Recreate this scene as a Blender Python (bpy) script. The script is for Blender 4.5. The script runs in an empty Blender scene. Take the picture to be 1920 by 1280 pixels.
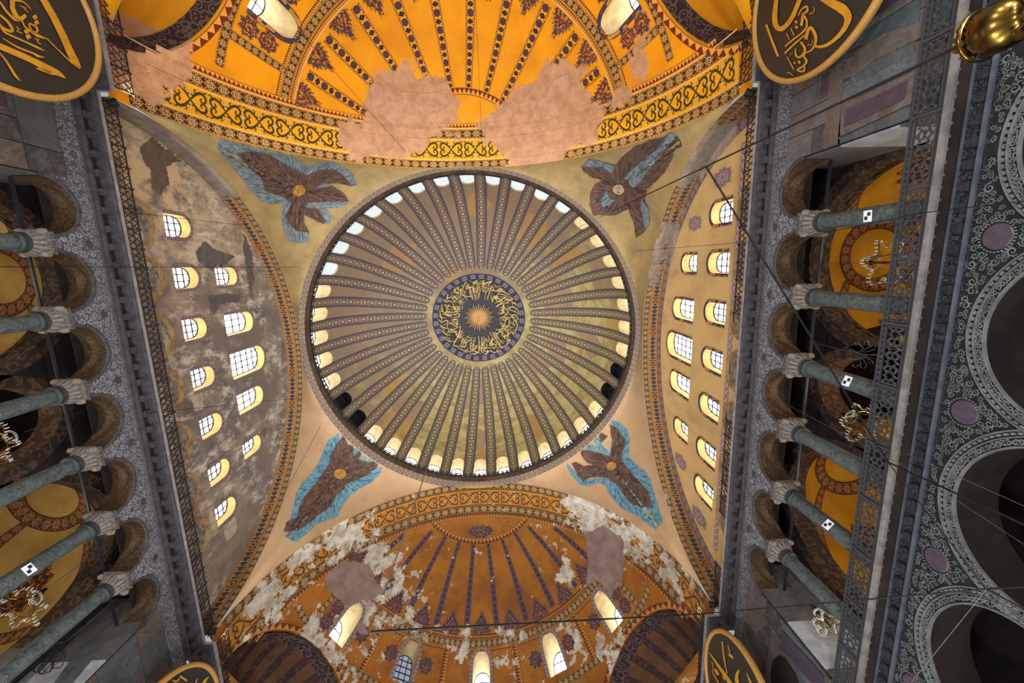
import bpy, bmesh, math, random
import numpy as np
from mathutils import Vector, Matrix, geometry
from mathutils.bvhtree import BVHTree
random.seed(7); rng = np.random.default_rng(7)
scene = bpy.context.scene
COL = scene.collection
PI = math.pi

# ------------------------------------------------------------------ camera
FPX, CAMX, CAMY, CAMZ = 767.0, 2.56, -6.59, 1.6
def cam_rot(p, y, r):
    cp, sp, cy, sy, cr, sr = math.cos(p), math.sin(p), math.cos(y), math.sin(y), math.cos(r), math.sin(r)
    Rx = np.array([[1, 0, 0], [0, cp, -sp], [0, sp, cp]]); Ry = np.array([[cy, 0, -sy], [0, 1, 0], [sy, 0, cy]])
    Rz = np.array([[cr, -sr, 0], [sr, cr, 0], [0, 0, 1]])
    return Rz @ Ry @ Rx
CR = cam_rot(.1833, .0307, -.0334)
cam = bpy.data.cameras.new('camera'); cam.sensor_width = 36; cam.lens = FPX / 1920 * 36; cam.clip_end = 300
cam_o = bpy.data.objects.new('camera', cam); COL.objects.link(cam_o)
m = Matrix.Identity(4)
for i in range(3):
    m[i][0], m[i][1], m[i][2] = CR[0][i], -CR[1][i], -CR[2][i]
m[0][3], m[1][3], m[2][3] = CAMX, CAMY, CAMZ
cam_o.matrix_world = m
scene.camera = cam_o
CAMP = np.array([CAMX, CAMY, CAMZ])
def px_ray(p):
    d = CR.T @ np.array([(p[0] - 960) / FPX, (p[1] - 640) / FPX, 1.0])
    return d / np.linalg.norm(d)

# ------------------------------------------------------------------ world, lights, exposure
w = bpy.data.worlds.new('daylight'); scene.world = w; w.use_nodes = True
w.node_tree.nodes['Background'].inputs[0].default_value = (.80, .90, 1, 1)
w.node_tree.nodes['Background'].inputs[1].default_value = .35
scene.view_settings.view_transform = 'Standard'; scene.view_settings.look = 'None'
scene.view_settings.exposure = 0.42; scene.view_settings.gamma = 1.0; scene.view_settings.use_curve_mapping = False
scene.cycles.max_bounces = 5; scene.cycles.diffuse_bounces = 4; scene.cycles.glossy_bounces = 2
scene.cycles.transparent_max_bounces = 6; scene.cycles.sample_clamp_indirect = 6; scene.cycles.sample_clamp_direct = 0
scene.cycles.use_denoising = True; scene.cycles.use_adaptive_sampling = True; scene.cycles.adaptive_threshold = .05
def lamp(name, loc, power, color=(1, .86, .68), radius=.35, spot=None, target=None, blend=.6):
    l = bpy.data.lights.new(name, 'SPOT' if spot else 'POINT'); l.energy = power; l.color = color; l.shadow_soft_size = radius
    if spot: l.spot_size = math.radians(spot); l.spot_blend = blend
    o = bpy.data.objects.new(name, l); COL.objects.link(o); o.location = loc
    if target is not None:
        o.rotation_euler = (Vector(target) - Vector(loc)).to_track_quat('-Z', 'Y').to_euler()
    return o
NAVE_LAMP = 2300
for x, y in ((-7, -20), (7, -20), (-7, -8), (7.5, -12), (-7, 6), (6.5, 6), (-7, 19), (7, 19), (0, -24), (-1, 3), (0, 24)):
    lamp('nave_chandelier_lamp', (x, y, 3.4), NAVE_LAMP, (1, .975, .95), .6)

# ------------------------------------------------------------------ colours and material graphs
def hexc(h, a=1.0):
    h = h.lstrip('#'); c = [int(h[i:i + 2], 16) / 255 for i in (0, 2, 4)]
    return tuple(x / 12.92 if x <= .04045 else ((x + .055) / 1.055) ** 2.4 for x in c) + (a,)
class E:
    __slots__ = ('g', 's')
    def __init__(s, g, sock): s.g, s.s = g, sock
    def __add__(a, b): return a.g.m('ADD', a, b)
    __radd__ = __add__
    def __sub__(a, b): return a.g.m('SUBTRACT', a, b)
    def __rsub__(a, b): return a.g.m('SUBTRACT', b, a)
    def __mul__(a, b): return a.g.m('MULTIPLY', a, b)
    __rmul__ = __mul__
    def __truediv__(a, b): return a.g.m('DIVIDE', a, b)
    def __lt__(a, b): return a.g.m('LESS_THAN', a, b)
    def __gt__(a, b): return a.g.m('GREATER_THAN', a, b)
    def abs(a): return a.g.m('ABSOLUTE', a)
    def fr(a): return a.g.m('FRACT', a)
    def fl(a): return a.g.m('FLOOR', a)
    def sin(a): return a.g.m('SINE', a)
    def sqrt(a): return a.g.m('SQRT', a)
    def mod(a, b): return a.g.m('MODULO', a, b)
    def mn(a, b): return a.g.m('MINIMUM', a, b)
    def mx(a, b): return a.g.m('MAXIMUM', a, b)
class G:
    def __init__(s, name, rough=.75, spec=.25, metal=0.0):
        s.mat = bpy.data.materials.new(name); s.mat.use_nodes = True; s.nt = s.mat.node_tree
        s.p = s.nt.nodes['Principled BSDF']; s.p.inputs['Roughness'].default_value = rough
        s.p.inputs['Specular IOR Level'].default_value = spec; s.p.inputs['Metallic'].default_value = metal
        s._pos = s._uv = None
    def n(s, t): return s.nt.nodes.new(t)
    def put(s, sock, v):
        if isinstance(v, E): s.nt.links.new(v.s, sock)
        elif hasattr(v, 'is_linked'): s.nt.links.new(v, sock)
        else: sock.default_value = v
    def m(s, op, a, b=None):
        n = s.n('ShaderNodeMath'); n.operation = op; s.put(n.inputs[0], a)
        if b is not None: s.put(n.inputs[1], b)
        return E(s, n.outputs[0])
    def pos(s):
        if s._pos is None: s._pos = s.n('ShaderNodeNewGeometry').outputs['Position']
        return s._pos
    def objrand(s): return E(s, s.n('ShaderNodeObjectInfo').outputs['Random'])
    def uv(s):
        if s._uv is None:
            n = s.n('ShaderNodeSeparateXYZ'); u = s.n('ShaderNodeUVMap'); u.uv_map = 'UVMap'
            s.nt.links.new(u.outputs[0], n.inputs[0]); s._uv = (E(s, n.outputs[0]), E(s, n.outputs[1]))
        return s._uv
    def uvvec(s):
        u = s.n('ShaderNodeUVMap'); u.uv_map = 'UVMap'; return u.outputs[0]
    def xyz(s):
        n = s.n('ShaderNodeSeparateXYZ'); s.nt.links.new(s.pos(), n.inputs[0]); return [E(s, o) for o in n.outputs]
    def noise(s, scale, detail=4, rough=.6, vec=None, dist=0.0, stretch=None):
        n = s.n('ShaderNodeTexNoise'); n.inputs['Scale'].default_value = scale; n.inputs['Detail'].default_value = detail
        n.inputs['Roughness'].default_value = rough; n.inputs['Distortion'].default_value = dist
        v = vec if vec is not None else s.pos()
        if stretch:
            mp = s.n('ShaderNodeMapping'); mp.inputs['Scale'].default_value = stretch; s.nt.links.new(v, mp.inputs[0]); v = mp.outputs[0]
        s.nt.links.new(v, n.inputs['Vector']); return E(s, n.outputs[0])
    def voro(s, scale, feature='F1', out='Distance', vec=None, rnd=1.0):
        n = s.n('ShaderNodeTexVoronoi'); n.feature = feature; n.inputs['Scale'].default_value = scale
        n.inputs['Randomness'].default_value = rnd
        s.nt.links.new(vec if vec is not None else s.pos(), n.inputs['Vector'])
        return E(s, n.outputs[out]) if out != 'Color' else n.outputs['Color']
    def step(s, v, a, b):
        n = s.n('ShaderNodeMapRange'); n.interpolation_type = 'SMOOTHSTEP'; s.put(n.inputs[0], v)
        n.inputs[1].default_value = a; n.inputs[2].default_value = b; return E(s, n.outputs[0])
    def mix(s, f, a, b, mode='MIX'):
        n = s.n('ShaderNodeMix'); n.data_type = 'RGBA'; n.blend_type = mode
        s.put(n.inputs[0], f); s.put(n.inputs[6], hexc(a) if isinstance(a, str) else a); s.put(n.inputs[7], hexc(b) if isinstance(b, str) else b)
        return n.outputs[2]
    def attr(s, name):
        n = s.n('ShaderNodeAttribute'); n.attribute_name = name; return E(s, n.outputs['Fac'])
    def bump(s, h, strength=.4, dist=.05):
        n = s.n('ShaderNodeBump'); n.inputs['Strength'].default_value = strength; n.inputs['Distance'].default_value = dist
        s.put(n.inputs['Height'], h); s.nt.links.new(n.outputs[0], s.p.inputs['Normal'])
    def out(s, c):
        s.put(s.p.inputs['Base Color'], hexc(c) if isinstance(c, str) else c); return s.mat
    def worn(s, c, pa='#B3A08C', pb='#8A7464', sc=.55, soft=.05, det=7, amp=2.3):
        """paint lost down to plaster where the mesh attribute 'wear' and a noise say so"""
        wv = s.attr('wear') + (s.noise(sc, det, .7) - .5) * amp
        mask = s.step(wv, .5 - soft, .5 + soft)
        pl = s.mix(s.step(s.noise(1.3, 7, .72), .3, .7), pa, pb)
        return s.mix(mask, c, pl)
    def dirt(s, c, amt=.25, scale=.8, col='#4A3A2C'):
        return s.mix(s.step(s.noise(scale, 6, .65), .45, .8) * amt, c, col)
MAT = {}
def plain(name, c, rough=.7, spec=.3, metal=0, var=.0, c2=None, sc=2.0):
    if name in MAT: return MAT[name]
    g = G(name, rough, spec, metal)
    if c2: MAT[name] = g.out(g.mix(g.step(g.noise(sc, 6, .65), .35, .65), c, c2))
    else: MAT[name] = g.out(c)
    return MAT[name]
def emis(name, c, strength):
    if name in MAT: return MAT[name]
    g = G(name); g.p.inputs['Emission Color'].default_value = hexc(c); g.p.inputs['Emission Strength'].default_value = strength
    MAT[name] = g.out(c); return MAT[name]

# ------------------------------------------------------------------ mesh helpers
def new_obj(name, me, mat=None, parent=None, kind=None, label=None, cat=None, group=None, world=True):
    o = bpy.data.objects.new(name, me); COL.objects.link(o)
    if mat is not None and me is not None and not me.materials: me.materials.append(mat)
    if parent is not None:
        o.parent = parent
        if world: o.matrix_parent_inverse = Matrix.Translation(-Vector(parent.location)) if parent.parent is None else Matrix.Identity(4)
    tag(o, label, cat, group, kind); return o
def tag(o, label=None, cat=None, group=None, kind=None):
    if label: o['label'] = label
    if cat: o['category'] = cat
    if group: o['group'] = group
    if kind: o['kind'] = kind
    return o
def empty(name, loc=(0, 0, 0), **kw):
    o = bpy.data.objects.new(name, None); COL.objects.link(o); o.location = loc; o.empty_display_size = .3
    tag(o, **kw); return o
def mesh(name, V, F, uv=None, wear=None, smooth=False):
    me = bpy.data.meshes.new(name); V = np.asarray(V, float)
    me.from_pydata(V.tolist(), [], [tuple(int(i) for i in f) for f in F])
    if uv is not None:
        l = me.uv_layers.new(name='UVMap'); idx = np.zeros(len(me.loops), dtype=np.int32); me.loops.foreach_get('vertex_index', idx)
        l.data.foreach_set('uv', np.asarray(uv, np.float32)[idx].ravel())
    if wear is not None:
        a = me.attributes.new('wear', 'FLOAT', 'POINT'); a.data.foreach_set('value', np.asarray(wear, np.float32))
    if smooth: me.polygons.foreach_set('use_smooth', [True] * len(me.polygons))
    me.update(); return me
class MB:
    def __init__(s): s.v, s.f, s.uvs = [], [], []
    def add(s, V, F):
        o = len(s.v); s.v += [tuple(float(c) for c in p) for p in V]; s.f += [tuple(i + o for i in f) for f in F]; return s
    def box(s, c, sz, R=None):
        h = np.array(sz) / 2; V = np.array([[x, y, z] for x in (-1, 1) for y in (-1, 1) for z in (-1, 1)]) * h
        if R is not None: V = V @ np.array(R).T
        return s.add(V + np.array(c), [(0, 1, 3, 2), (4, 6, 7, 5), (0, 4, 5, 1), (2, 3, 7, 6), (0, 2, 6, 4), (1, 5, 7, 3)])
    def bar(s, a, b, wd, th=None, up=(0, 0, 1)):
        a, b = np.array(a, float), np.array(b, float); d = b - a; L = np.linalg.norm(d); d = d / L
        up = np.array(up, float); x = np.cross(up, d)
        if np.linalg.norm(x) < 1e-4: x = np.cross([1, 0, 0], d)
        x /= np.linalg.norm(x); y = np.cross(d, x)
        return s.box((a + b) / 2, (wd, th or wd, L), np.stack([x, y, d], 1))
    def tube(s, pts, r, n=6, cap=True):
        P = [np.array(p, float) for p in pts]; k = len(P); rs = [r] * k if np.isscalar(r) else list(r)
        up = None; V = []
        for i in range(k):
            d = P[min(i + 1, k - 1)] - P[max(i - 1, 0)]; d = d / (np.linalg.norm(d) + 1e-12)
            if up is None: up = np.cross(d, [.31, .52, .8])
            x = up - d * (up @ d); x /= np.linalg.norm(x) + 1e-12; up = x; y = np.cross(d, x)
            for j in range(n):
                a = 2 * PI * j / n; V.append(P[i] + rs[i] * (math.cos(a) * x + math.sin(a) * y))
        F = [(i * n + j, i * n + (j + 1) % n, (i + 1) * n + (j + 1) % n, (i + 1) * n + j) for i in range(k - 1) for j in range(n)]
        if cap: F += [tuple(range(n))[::-1], tuple((k - 1) * n + j for j in range(n))]
        return s.add(V, F)
    def lathe(s, prof, n=16, c=(0, 0, 0), R=None):
        V = np.array([[r * math.cos(2 * PI * j / n), r * math.sin(2 * PI * j / n), z] for r, z in prof for j in range(n)])
        if R is not None: V = V @ np.array(R).T
        k = len(prof)
        F = [(i * n + j, i * n + (j + 1) % n, (i + 1) * n + (j + 1) % n, (i + 1) * n + j) for i in range(k - 1) for j in range(n)]
        return s.add(V + np.array(c), F)
    def ball(s, c, r, n=8, m=5):
        prof = [(max(1e-4, r * math.sin(PI * i / m)), -r * math.cos(PI * i / m)) for i in range(m + 1)]
        return s.lathe(prof, n, c)
    def build(s, name, mat, parent=None, smooth=False, **kw):
        return new_obj(name, mesh(name, s.v, s.f, smooth=smooth), mat, parent, **kw)
    def mesh(s, name, smooth=False): return mesh(name, s.v, s.f, smooth=smooth)
CEN = np.array([0, 0, 22.0])
def normals_in(F, U, V, eps):
    P = F(U, V); a = F(U + eps, V) - F(U - eps, V); b = F(U, V + eps) - F(U, V - eps)
    N = np.cross(a, b); N /= np.linalg.norm(N, axis=-1, keepdims=True) + 1e-12
    sgn = np.sign(np.sum(N * (CEN - P), -1, keepdims=True)); sgn[sgn == 0] = 1
    return P, N * sgn
def sheet(name, F, u0, u1, nu, v0, v1, nv, mat, parent=None, off=0.0, us=1.0, vs=1.0, wear=None, eps=.05, smooth=True, keep=None, **kw):
    """a strip of the surface F(u,v), uv = (u*us, v from 0 to vs)"""
    uu, vv = np.meshgrid(np.linspace(u0, u1, nu + 1), np.linspace(v0, v1, nv + 1), indexing='ij')
    if off: P, N = normals_in(F, uu, vv, eps); P = P + N * off
    else: P = F(uu, vv)
    fu = np.linspace(0, us, nu + 1)[:, None] + 0 * vv; fv = np.linspace(0, vs, nv + 1)[None, :] + 0 * uu
    P = P.reshape(-1, 3); k = nv + 1
    Fc = [(i * k + j, (i + 1) * k + j, (i + 1) * k + j + 1, i * k + j + 1) for i in range(nu) for j in range(nv)]
    if keep: Fc = [f for f in Fc if keep(P[list(f)].mean(0))]
    me = mesh(name, P, Fc, np.stack([fu.ravel(), fv.ravel()], 1), wear(P) if wear else None, smooth)
    return new_obj(name, me, mat, parent, **kw)
def inpoly(pts, poly):
    x, y = pts[:, 0], pts[:, 1]; r = np.zeros(len(pts), bool); n = len(poly)
    for i in range(n):
        x1, y1 = poly[i]; x2, y2 = poly[(i + 1) % n]
        if y1 == y2: continue
        c = ((y1 > y) != (y2 > y)) & (x < (x2 - x1) * (y - y1) / (y2 - y1) + x1); r ^= c
    return r
def dens(poly, step):
    out = []
    for i in range(len(poly)):
        a, b = np.array(poly[i], float), np.array(poly[(i + 1) % len(poly)], float); k = max(1, int(np.ceil(np.linalg.norm(b - a) / step)))
        out += [tuple(a + (b - a) * j / k) for j in range(k)]
    return out
def cdt(outer, holes, step, fill=True):
    """triangulated flat region with holes and an even inner grid"""
    loops = [dens(outer, step)] + [list(h) for h in holes]
    pts, edges = [], []
    for L in loops:
        o = len(pts); pts += L; edges += [(o + i, o + (i + 1) % len(L)) for i in range(len(L))]
    B = np.array(pts)
    if fill:
        x0, y0 = B.min(0); x1, y1 = B.max(0)
        gx, gy = np.meshgrid(np.arange(x0 + step / 2, x1, step), np.arange(y0 + step / 2, y1, step)); Gp = np.stack([gx.ravel(), gy.ravel()], 1)
        ok = inpoly(Gp, loops[0])
        for h in holes: ok &= ~inpoly(Gp, h)
        Gp = Gp[ok]
        if len(Gp):
            d = np.full(len(Gp), 1e9)
            for k in range(0, len(B), 400): d = np.minimum(d, np.sqrt(((Gp[:, None] - B[None, k:k + 400]) ** 2).sum(-1)).min(1))
            Gp = Gp[d > step * .35]; pts = pts + [tuple(p) for p in Gp]
    r = geometry.delaunay_2d_cdt([Vector(p) for p in pts], edges, [], 0, 1e-7)
    V = np.array([tuple(v) for v in r[0]]); T = np.array([tuple(f) for f in r[2] if len(f) == 3])
    c = V[T].mean(1); ok = inpoly(c, loops[0])
    for h in holes: ok &= ~inpoly(c, h)
    return V, T[ok]
def region(name, F, outer, holes, step, mat, parent=None, wear=None, uvs=1.0, smooth=True, off=0.0, eps=.05, **kw):
    V, T = cdt(outer, holes, step)
    if off: P, N = normals_in(F, V[:, 0], V[:, 1], eps); P = P + N * off
    else: P = F(V[:, 0], V[:, 1])
    me = mesh(name, P, T, V * uvs, wear(P) if wear else None, smooth)
    return new_obj(name, me, mat, parent, **kw)
def archloop(uc, v0, hw, vs, hv, n=12):
    """window outline: sill v0, springing vs, half width hw, arch rise hv"""
    return [(uc - hw, v0), (uc + hw, v0)] + [(uc + hw * math.cos(PI * i / n), vs + hv * math.sin(PI * i / n)) for i in range(n + 1)]
def blobs(lst):
    """wear field: each blob = (point, radius, strength)"""
    C = np.array([b[0] for b in lst]); R = np.array([b[1] for b in lst]); S = np.array([b[2] for b in lst])
    def f(P):
        P = np.asarray(P).reshape(-1, 3); d2 = ((P[:, None] - C[None]) ** 2).sum(-1)
        return (S[None] * np.exp(-d2 / R[None] ** 2)).sum(1)
    return f
def bvh_of(obs):
    V, F = [], []
    for o in obs:
        me = o.data; o0 = len(V); V += [v.co.copy() for v in me.vertices]; F += [[i + o0 for i in p.vertices] for p in me.polygons]
    return BVHTree.FromPolygons(V, F)
def hit(bvh, p, off=.02):
    d = px_ray(p); r = bvh.ray_cast(Vector(CAMP), Vector(d))
    if r[0] is None: return None
    n = np.array(r[1]); n = n if n @ d < 0 else -n
    return np.array(r[0]) + n * off
def paint(name, bvh, poly, step, mat, parent, off=.02, wear=None, **kw):
    """flat painted figure with the traced outline, laid on the real surface"""
    V, T = cdt(poly, [], step)
    P = [hit(bvh, p, off) for p in V]; ok = [p is not None for p in P]
    T = [t for t in T if all(ok[i] for i in t)]
    if not T: return None
    P = [p if p is not None else np.zeros(3) for p in P]; used = sorted({i for t in T for i in t}); mp = {i: k for k, i in enumerate(used)}
    P = np.array([P[i] for i in used])
    me = mesh(name, P, [[mp[i] for i in t] for t in T], V[used] * .05, wear(P) if wear else None)
    return new_obj(name, me, mat, parent, **kw)
def stroke2d(pts, wd, n=None):
    """outline quads of a stroke with varying width; returns list of (left,right) pairs"""
    P = np.array(pts, float); k = len(P); W = np.array([wd] * k if np.isscalar(wd) else np.interp(np.linspace(0, 1, k), np.linspace(0, 1, len(wd)), wd))
    t = np.linspace(0, k - 1, n or (k - 1) * 5 + 1); X = []
    for q in t:
        i = min(int(q), k - 2); f = q - i
        p0, p1, p2, p3 = P[max(i - 1, 0)], P[i], P[i + 1], P[min(i + 2, k - 1)]
        X.append(.5 * ((2 * p1) + (-p0 + p2) * f + (2 * p0 - 5 * p1 + 4 * p2 - p3) * f ** 2 + (-p0 + 3 * p1 - 3 * p2 + p3) * f ** 3))
    X = np.array(X); W = np.interp(t, np.arange(k), W); D = np.gradient(X, axis=0); D /= np.linalg.norm(D, axis=1, keepdims=True) + 1e-9
    Nn = np.stack([-D[:, 1], D[:, 0]], 1)
    return X + Nn * W[:, None] / 2, X - Nn * W[:, None] / 2
# ------------------------------------------------------------------ painted ornament (u = cells along, v = 0..1 across)
def pat_rosette(name, ground='#3B2A1E', line='#C98A34', ca='#6B2A1C', cb='#35502F', cream='#D8BE93', worn=None, edge='#C9A05A'):
    g = G(name, .8); u, v = g.uv(); a = u.fr() - .5; b = v - .5; A, B = a.abs(), b.abs()
    d = A + B; r = (a * a + b * b).sqrt(); alt = (u * .5).fr() > .5
    c = g.mix(d > .5, g.mix(alt, ca, cb), ground)
    c = g.mix(g.noise(9, 2) > .56, c, ground)
    c = g.mix((d - .42).abs() < .055, c, line)
    c = g.mix((A - B).abs() < .035, c, line)
    c = g.mix(r < .22, c, cream); c = g.mix(r < .155, c, g.mix(alt, cb, ca)); c = g.mix(r < .06, c, cream)
    c = g.mix(B > .44, c, edge); c = g.mix(B > .475, c, '#2A1C14')
    c = g.dirt(c, .4, 1.3, '#2E2118')
    if worn: c = g.worn(c, *worn)
    return g.out(c)
def pat_semirib(name, ground, edge, ink, ink2, worn=None):
    g = G(name, .75); u, v = g.uv(); a = u.fr() - .5; b = v - .5; A, B = a.abs(), b.abs(); alt = (u * .5).fr() > .5
    dia = A + B * .95 < .36; r = (a * a + b * b * 1.7).sqrt(); ov = r < .46
    c = g.mix(g.noise(.9, 4) * .3, ground, edge)
    c1 = g.mix(ov, c, ink2); c1 = g.mix(r < .17, c1, edge); c1 = g.mix(r < .1, c1, ink)
    c2 = g.mix(dia, c, ink); c2 = g.mix(A + B < .14, c2, ink2)
    c3 = g.mix(alt, c1, c2)
    tri = (A - B).abs() < .07
    c3 = g.mix(tri * (B > .24), c3, edge)
    c3 = g.mix((B - .44).abs() < .035, c3, edge)
    c3 = g.mix(B > .475, c3, ground)
    if worn: c3 = g.worn(c3, *worn)
    return g.out(c3)
def pat_teeth(name, ground, ink, worn=None):
    g = G(name, .75); u, v = g.uv(); a = (u.fr() - .5).abs() * 2
    c = g.mix(v * 1.25 + a < 1.05, ground, ink); c = g.mix((v - .93).abs() < .05, c, ink)
    if worn: c = g.worn(c, *worn)
    return g.out(c)
def pat_domerib():
    g = G('dome_rib_mosaic', .55, .4); u, v = g.uv(); a = u.fr() - .5; b = (v - .5) * 1.35; A, B = a.abs(), b.abs(); r = A.mx(B * .9)
    n = g.noise(.35, 4, .6); X, Y, Z = g.xyz()
    warm = g.step(X * .030 + Y * .035 + (n - .5) * 1.6, -.35, .35)
    ground = g.mix(warm, '#8A7460', '#8F8050'); ground = g.mix(g.noise(6, 3) * .35, ground, '#6E6248')
    ink = '#211F30'
    c = g.mix((A - B).abs() < .03, ground, '#5C5442')
    c = g.mix(r < .26, c, ink); c = g.mix(r < .16, c, '#B8AA8C'); c = g.mix(r < .05, c, '#4A4038')
    chk = (u * 6).fr() > .45
    c = g.mix((B > .44), c, g.mix(chk, '#3A3650', '#6A6076')); c = g.mix((B - .45).abs() < .03, c, ink); c = g.mix((B > .62), c, ink)
    return g.out(c)
def pat_diamond(name, ground='#A2968E', line='#6A5E58', dot='#B08A80'):
    g = G(name, .8); u, v = g.uv(); a = u.fr() - .5; b = v - .5; d = a.abs() + b.abs() * .9
    c = g.mix(g.noise(.25, 2) > .55, ground, '#B0A08C'); c = g.mix((d - .36).abs() < .07, c, line); c = g.mix(d < .2, c, dot)
    c = g.mix(b.abs() > .43, c, line)
    return g.out(c)
def pat_motif(name, ground, ink, worn=None):
    g = G(name, .8); u, v = g.uv(); k = (u / 4).fr() * 4; cell = k.fl(); a = u.fr() - .5; b = v - .5; A, B = a.abs(), b.abs()
    rect = (A < .36) * (B < .28); r = (a * a + b * b).sqrt()
    c = g.mix(g.noise(.8, 4) * .3, ground, '#8A5A22')
    c0 = g.mix(rect, c, ink); c0 = g.mix((r - .2).abs() < .06, c0, ground)
    wv = (a * 14).sin() * .1 + .2
    c1 = g.mix(B < wv, c, ink); c1 = g.mix((A - .25).abs() < .03, c1, '#8C8478')
    cc = g.mix(cell < .5, c1, c0)
    cc = g.mix(B > .44, cc, '#3A2618'); cc = g.mix(B > .47, cc, ground)
    if worn: cc = g.worn(cc, *worn)
    return g.out(cc)
def pat_lattice(name, ground='#C49A5A', line='#8C7484', thick=.09):
    g = G(name, .8); u, v = g.uv(); a = u.fr() - .5; b = v - .5
    c = g.mix((a.abs() - b.abs()).abs() < thick, line, '#CDB083'); c = g.mix(b.abs() > .42, c, line); return g.out(c)
def pat_check(name):
    g = G(name, .8); vec = g.uvvec(); n = g.n('ShaderNodeTexVoronoi'); n.inputs['Scale'].default_value = 1.0; n.inputs['Randomness'].default_value = .3
    g.nt.links.new(vec, n.inputs['Vector']); s = g.n('ShaderNodeSeparateColor'); g.nt.links.new(n.outputs['Color'], s.inputs[0])
    r = E(g, s.outputs[0]); c = g.mix(r > .33, '#7A2E22', '#2E3A5C'); c = g.mix(r > .62, c, '#B88A48'); c = g.mix(r > .85, c, '#3C5A4A')
    u, v = g.uv(); return g.out(g.mix((v - .5).abs() > .42, c, '#2A2430'))
def pat_medallion(name, ground, ink, ink2):
    g = G(name, .8); u, v = g.uv(); r = (u * u + v * v).sqrt()
    c = g.mix((g.noise(7, 3, .7)) > .5, ink, ground); c = g.mix((r - .75).abs() < .09, c, ink2); c = g.mix((r - .45).abs() < .07, c, ink); c = g.mix(r < .16, c, ink2)
    return g.out(c)
WL = ('#C79A78', '#A87C60'); WB = ('#CFCBC0', '#8A7E70', .8, .05, 8, 3.6)
YEL, YEL2 = '#E59A10', '#C97F10'
M_top = G('yellow_conch_paint', .7); MAT['top'] = M_top.out(M_top.worn(M_top.mix(M_top.step(M_top.noise(.35, 5, .6), .35, .75), '#E79B0C', '#D08410'), *WL))
M_bot = G('ochre_conch_paint', .75)
_c = M_bot.mix(M_bot.step(M_bot.noise(.3, 6, .6), .35, .7), '#9A6220', '#7C4A1C'); MAT['bot'] = M_bot.out(M_bot.worn(M_bot.dirt(_c, .35, 1.2), *WB))
MAT['ros_top'] = pat_rosette('rosette_band_yellow', worn=WL)
MAT['ros_bot'] = pat_rosette('rosette_band_ochre', '#3A3328', '#A87A3A', '#6A3524', '#3E5648', '#B8AA90', worn=WB, edge='#A5803F')
_g = G('scroll_ground_yellow'); MAT['scr_top'] = _g.out(_g.worn(_g.mix(_g.noise(.7, 4), '#E8A418', '#DC9414'), *WL)); _g = G('scroll_ink_green'); MAT['ink_top'] = _g.out(_g.worn(_g.mix(_g.noise(3, 3), '#2A3016', '#3E4020'), *WL)); _g = G('scroll_flower_pale'); MAT['fl_top'] = _g.out(_g.worn(hexc('#B8B48C'), *WL))
_g = G('scroll_ground_ochre'); MAT['scr_bot'] = _g.out(_g.worn(_g.mix(_g.noise(.7, 4), '#B87A26', '#A06820'), *WB)); _g = G('scroll_ink_brown'); MAT['ink_bot'] = _g.out(_g.worn(_g.mix(_g.noise(3, 3), '#3E2E26', '#54402E'), *WB)); _g = G('scroll_flower_blue'); MAT['fl_bot'] = _g.out(_g.worn(hexc('#6A7678'), *WB))
MAT['rib_top'] = pat_semirib('semidome_rib_yellow', '#E8A21C', '#7A3A14', '#241E30', '#3E3448', worn=WL)
MAT['rib_bot'] = pat_semirib('semidome_rib_ochre', '#5A4450', '#4A3844', '#2A2438', '#3A3248', worn=WB)
MAT['teeth_top'] = pat_teeth('tooth_band_yellow', '#D99A3A', '#6A2618', worn=WL)
MAT['teeth_bot'] = pat_teeth('tooth_band_ochre', '#A87434', '#5A2C20', worn=WB)
_g = G('cream_line'); MAT['line_top'] = _g.out(_g.worn(hexc('#DDB878'), *WL)); _g = G('dark_line'); MAT['line_dark'] = _g.out(_g.worn(hexc('#3A241A'), *WB))
MAT['med_top'] = pat_medallion('palmette_yellow', '#C9862A', '#5A2A28', '#4A3848')
MAT['med_bot'] = pat_medallion('palmette_ochre', '#8A5A30', '#4A3448', '#3A3444')
MAT['domerib'] = pat_domerib(); MAT['diamond'] = pat_diamond('rim_diamond_band')
g = G('dome_gold_mosaic', .5, .45); X, Y, Z = g.xyz(); n = g.noise(.22, 5, .65)
warm = g.step(X * .030 + Y * .045 + (n - .5) * 2.2, -.25, .25)
c1 = g.mix(g.noise(1.2, 5), '#8E7A66', '#7C6A57'); c2 = g.mix(g.step(g.noise(.55, 7, .7, stretch=(1, 1, 2.4)), .38, .66), '#B2A46E', '#8E7A48')
c2 = g.mix(g.step(g.noise(2.6, 5, .7), .55, .75) * .6, c2, '#C8B47C')
c = g.mix(warm, c1, c2)
pt = g.voro(.28, 'F1', 'Color'); sp = g.n('ShaderNodeSeparateColor'); g.nt.links.new(pt, sp.inputs[0])
c = g.mix((E(g, sp.outputs[0]) > .80) * .75, c, '#8C6E5C'); c = g.mix((E(g, sp.outputs[1]) > .90) * .7, c, '#A67E40')
g.bump(g.noise(9, 4, .6), .15, .03); MAT['dome'] = g.out(c)
g = G('pendentive_gold', .65, .3); X, Y, Z = g.xyz(); up = g.step(Y + (g.noise(.3, 4) - .5) * 8, -3, 6)
ca = g.mix(g.step(g.noise(.5, 6, .7), .35, .7), '#9C8456', '#7E6E4C'); cb = g.mix(g.step(g.noise(.4, 6, .65), .4, .75), '#AC8E6C', '#A28064')
cb = g.mix(g.step(g.noise(.9, 6, .7), .62, .8) * .6, cb, '#C0A284'); MAT['pend'] = g.out(g.dirt(g.mix(up, ca, cb), .3, .6, '#6A5030'))
MAT['arch_ros'] = pat_rosette('great_arch_rosettes', '#3C322A', '#96703C', '#5E3426', '#46585A', '#A89884', worn=('#9A8A80', '#75685E'))
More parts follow.
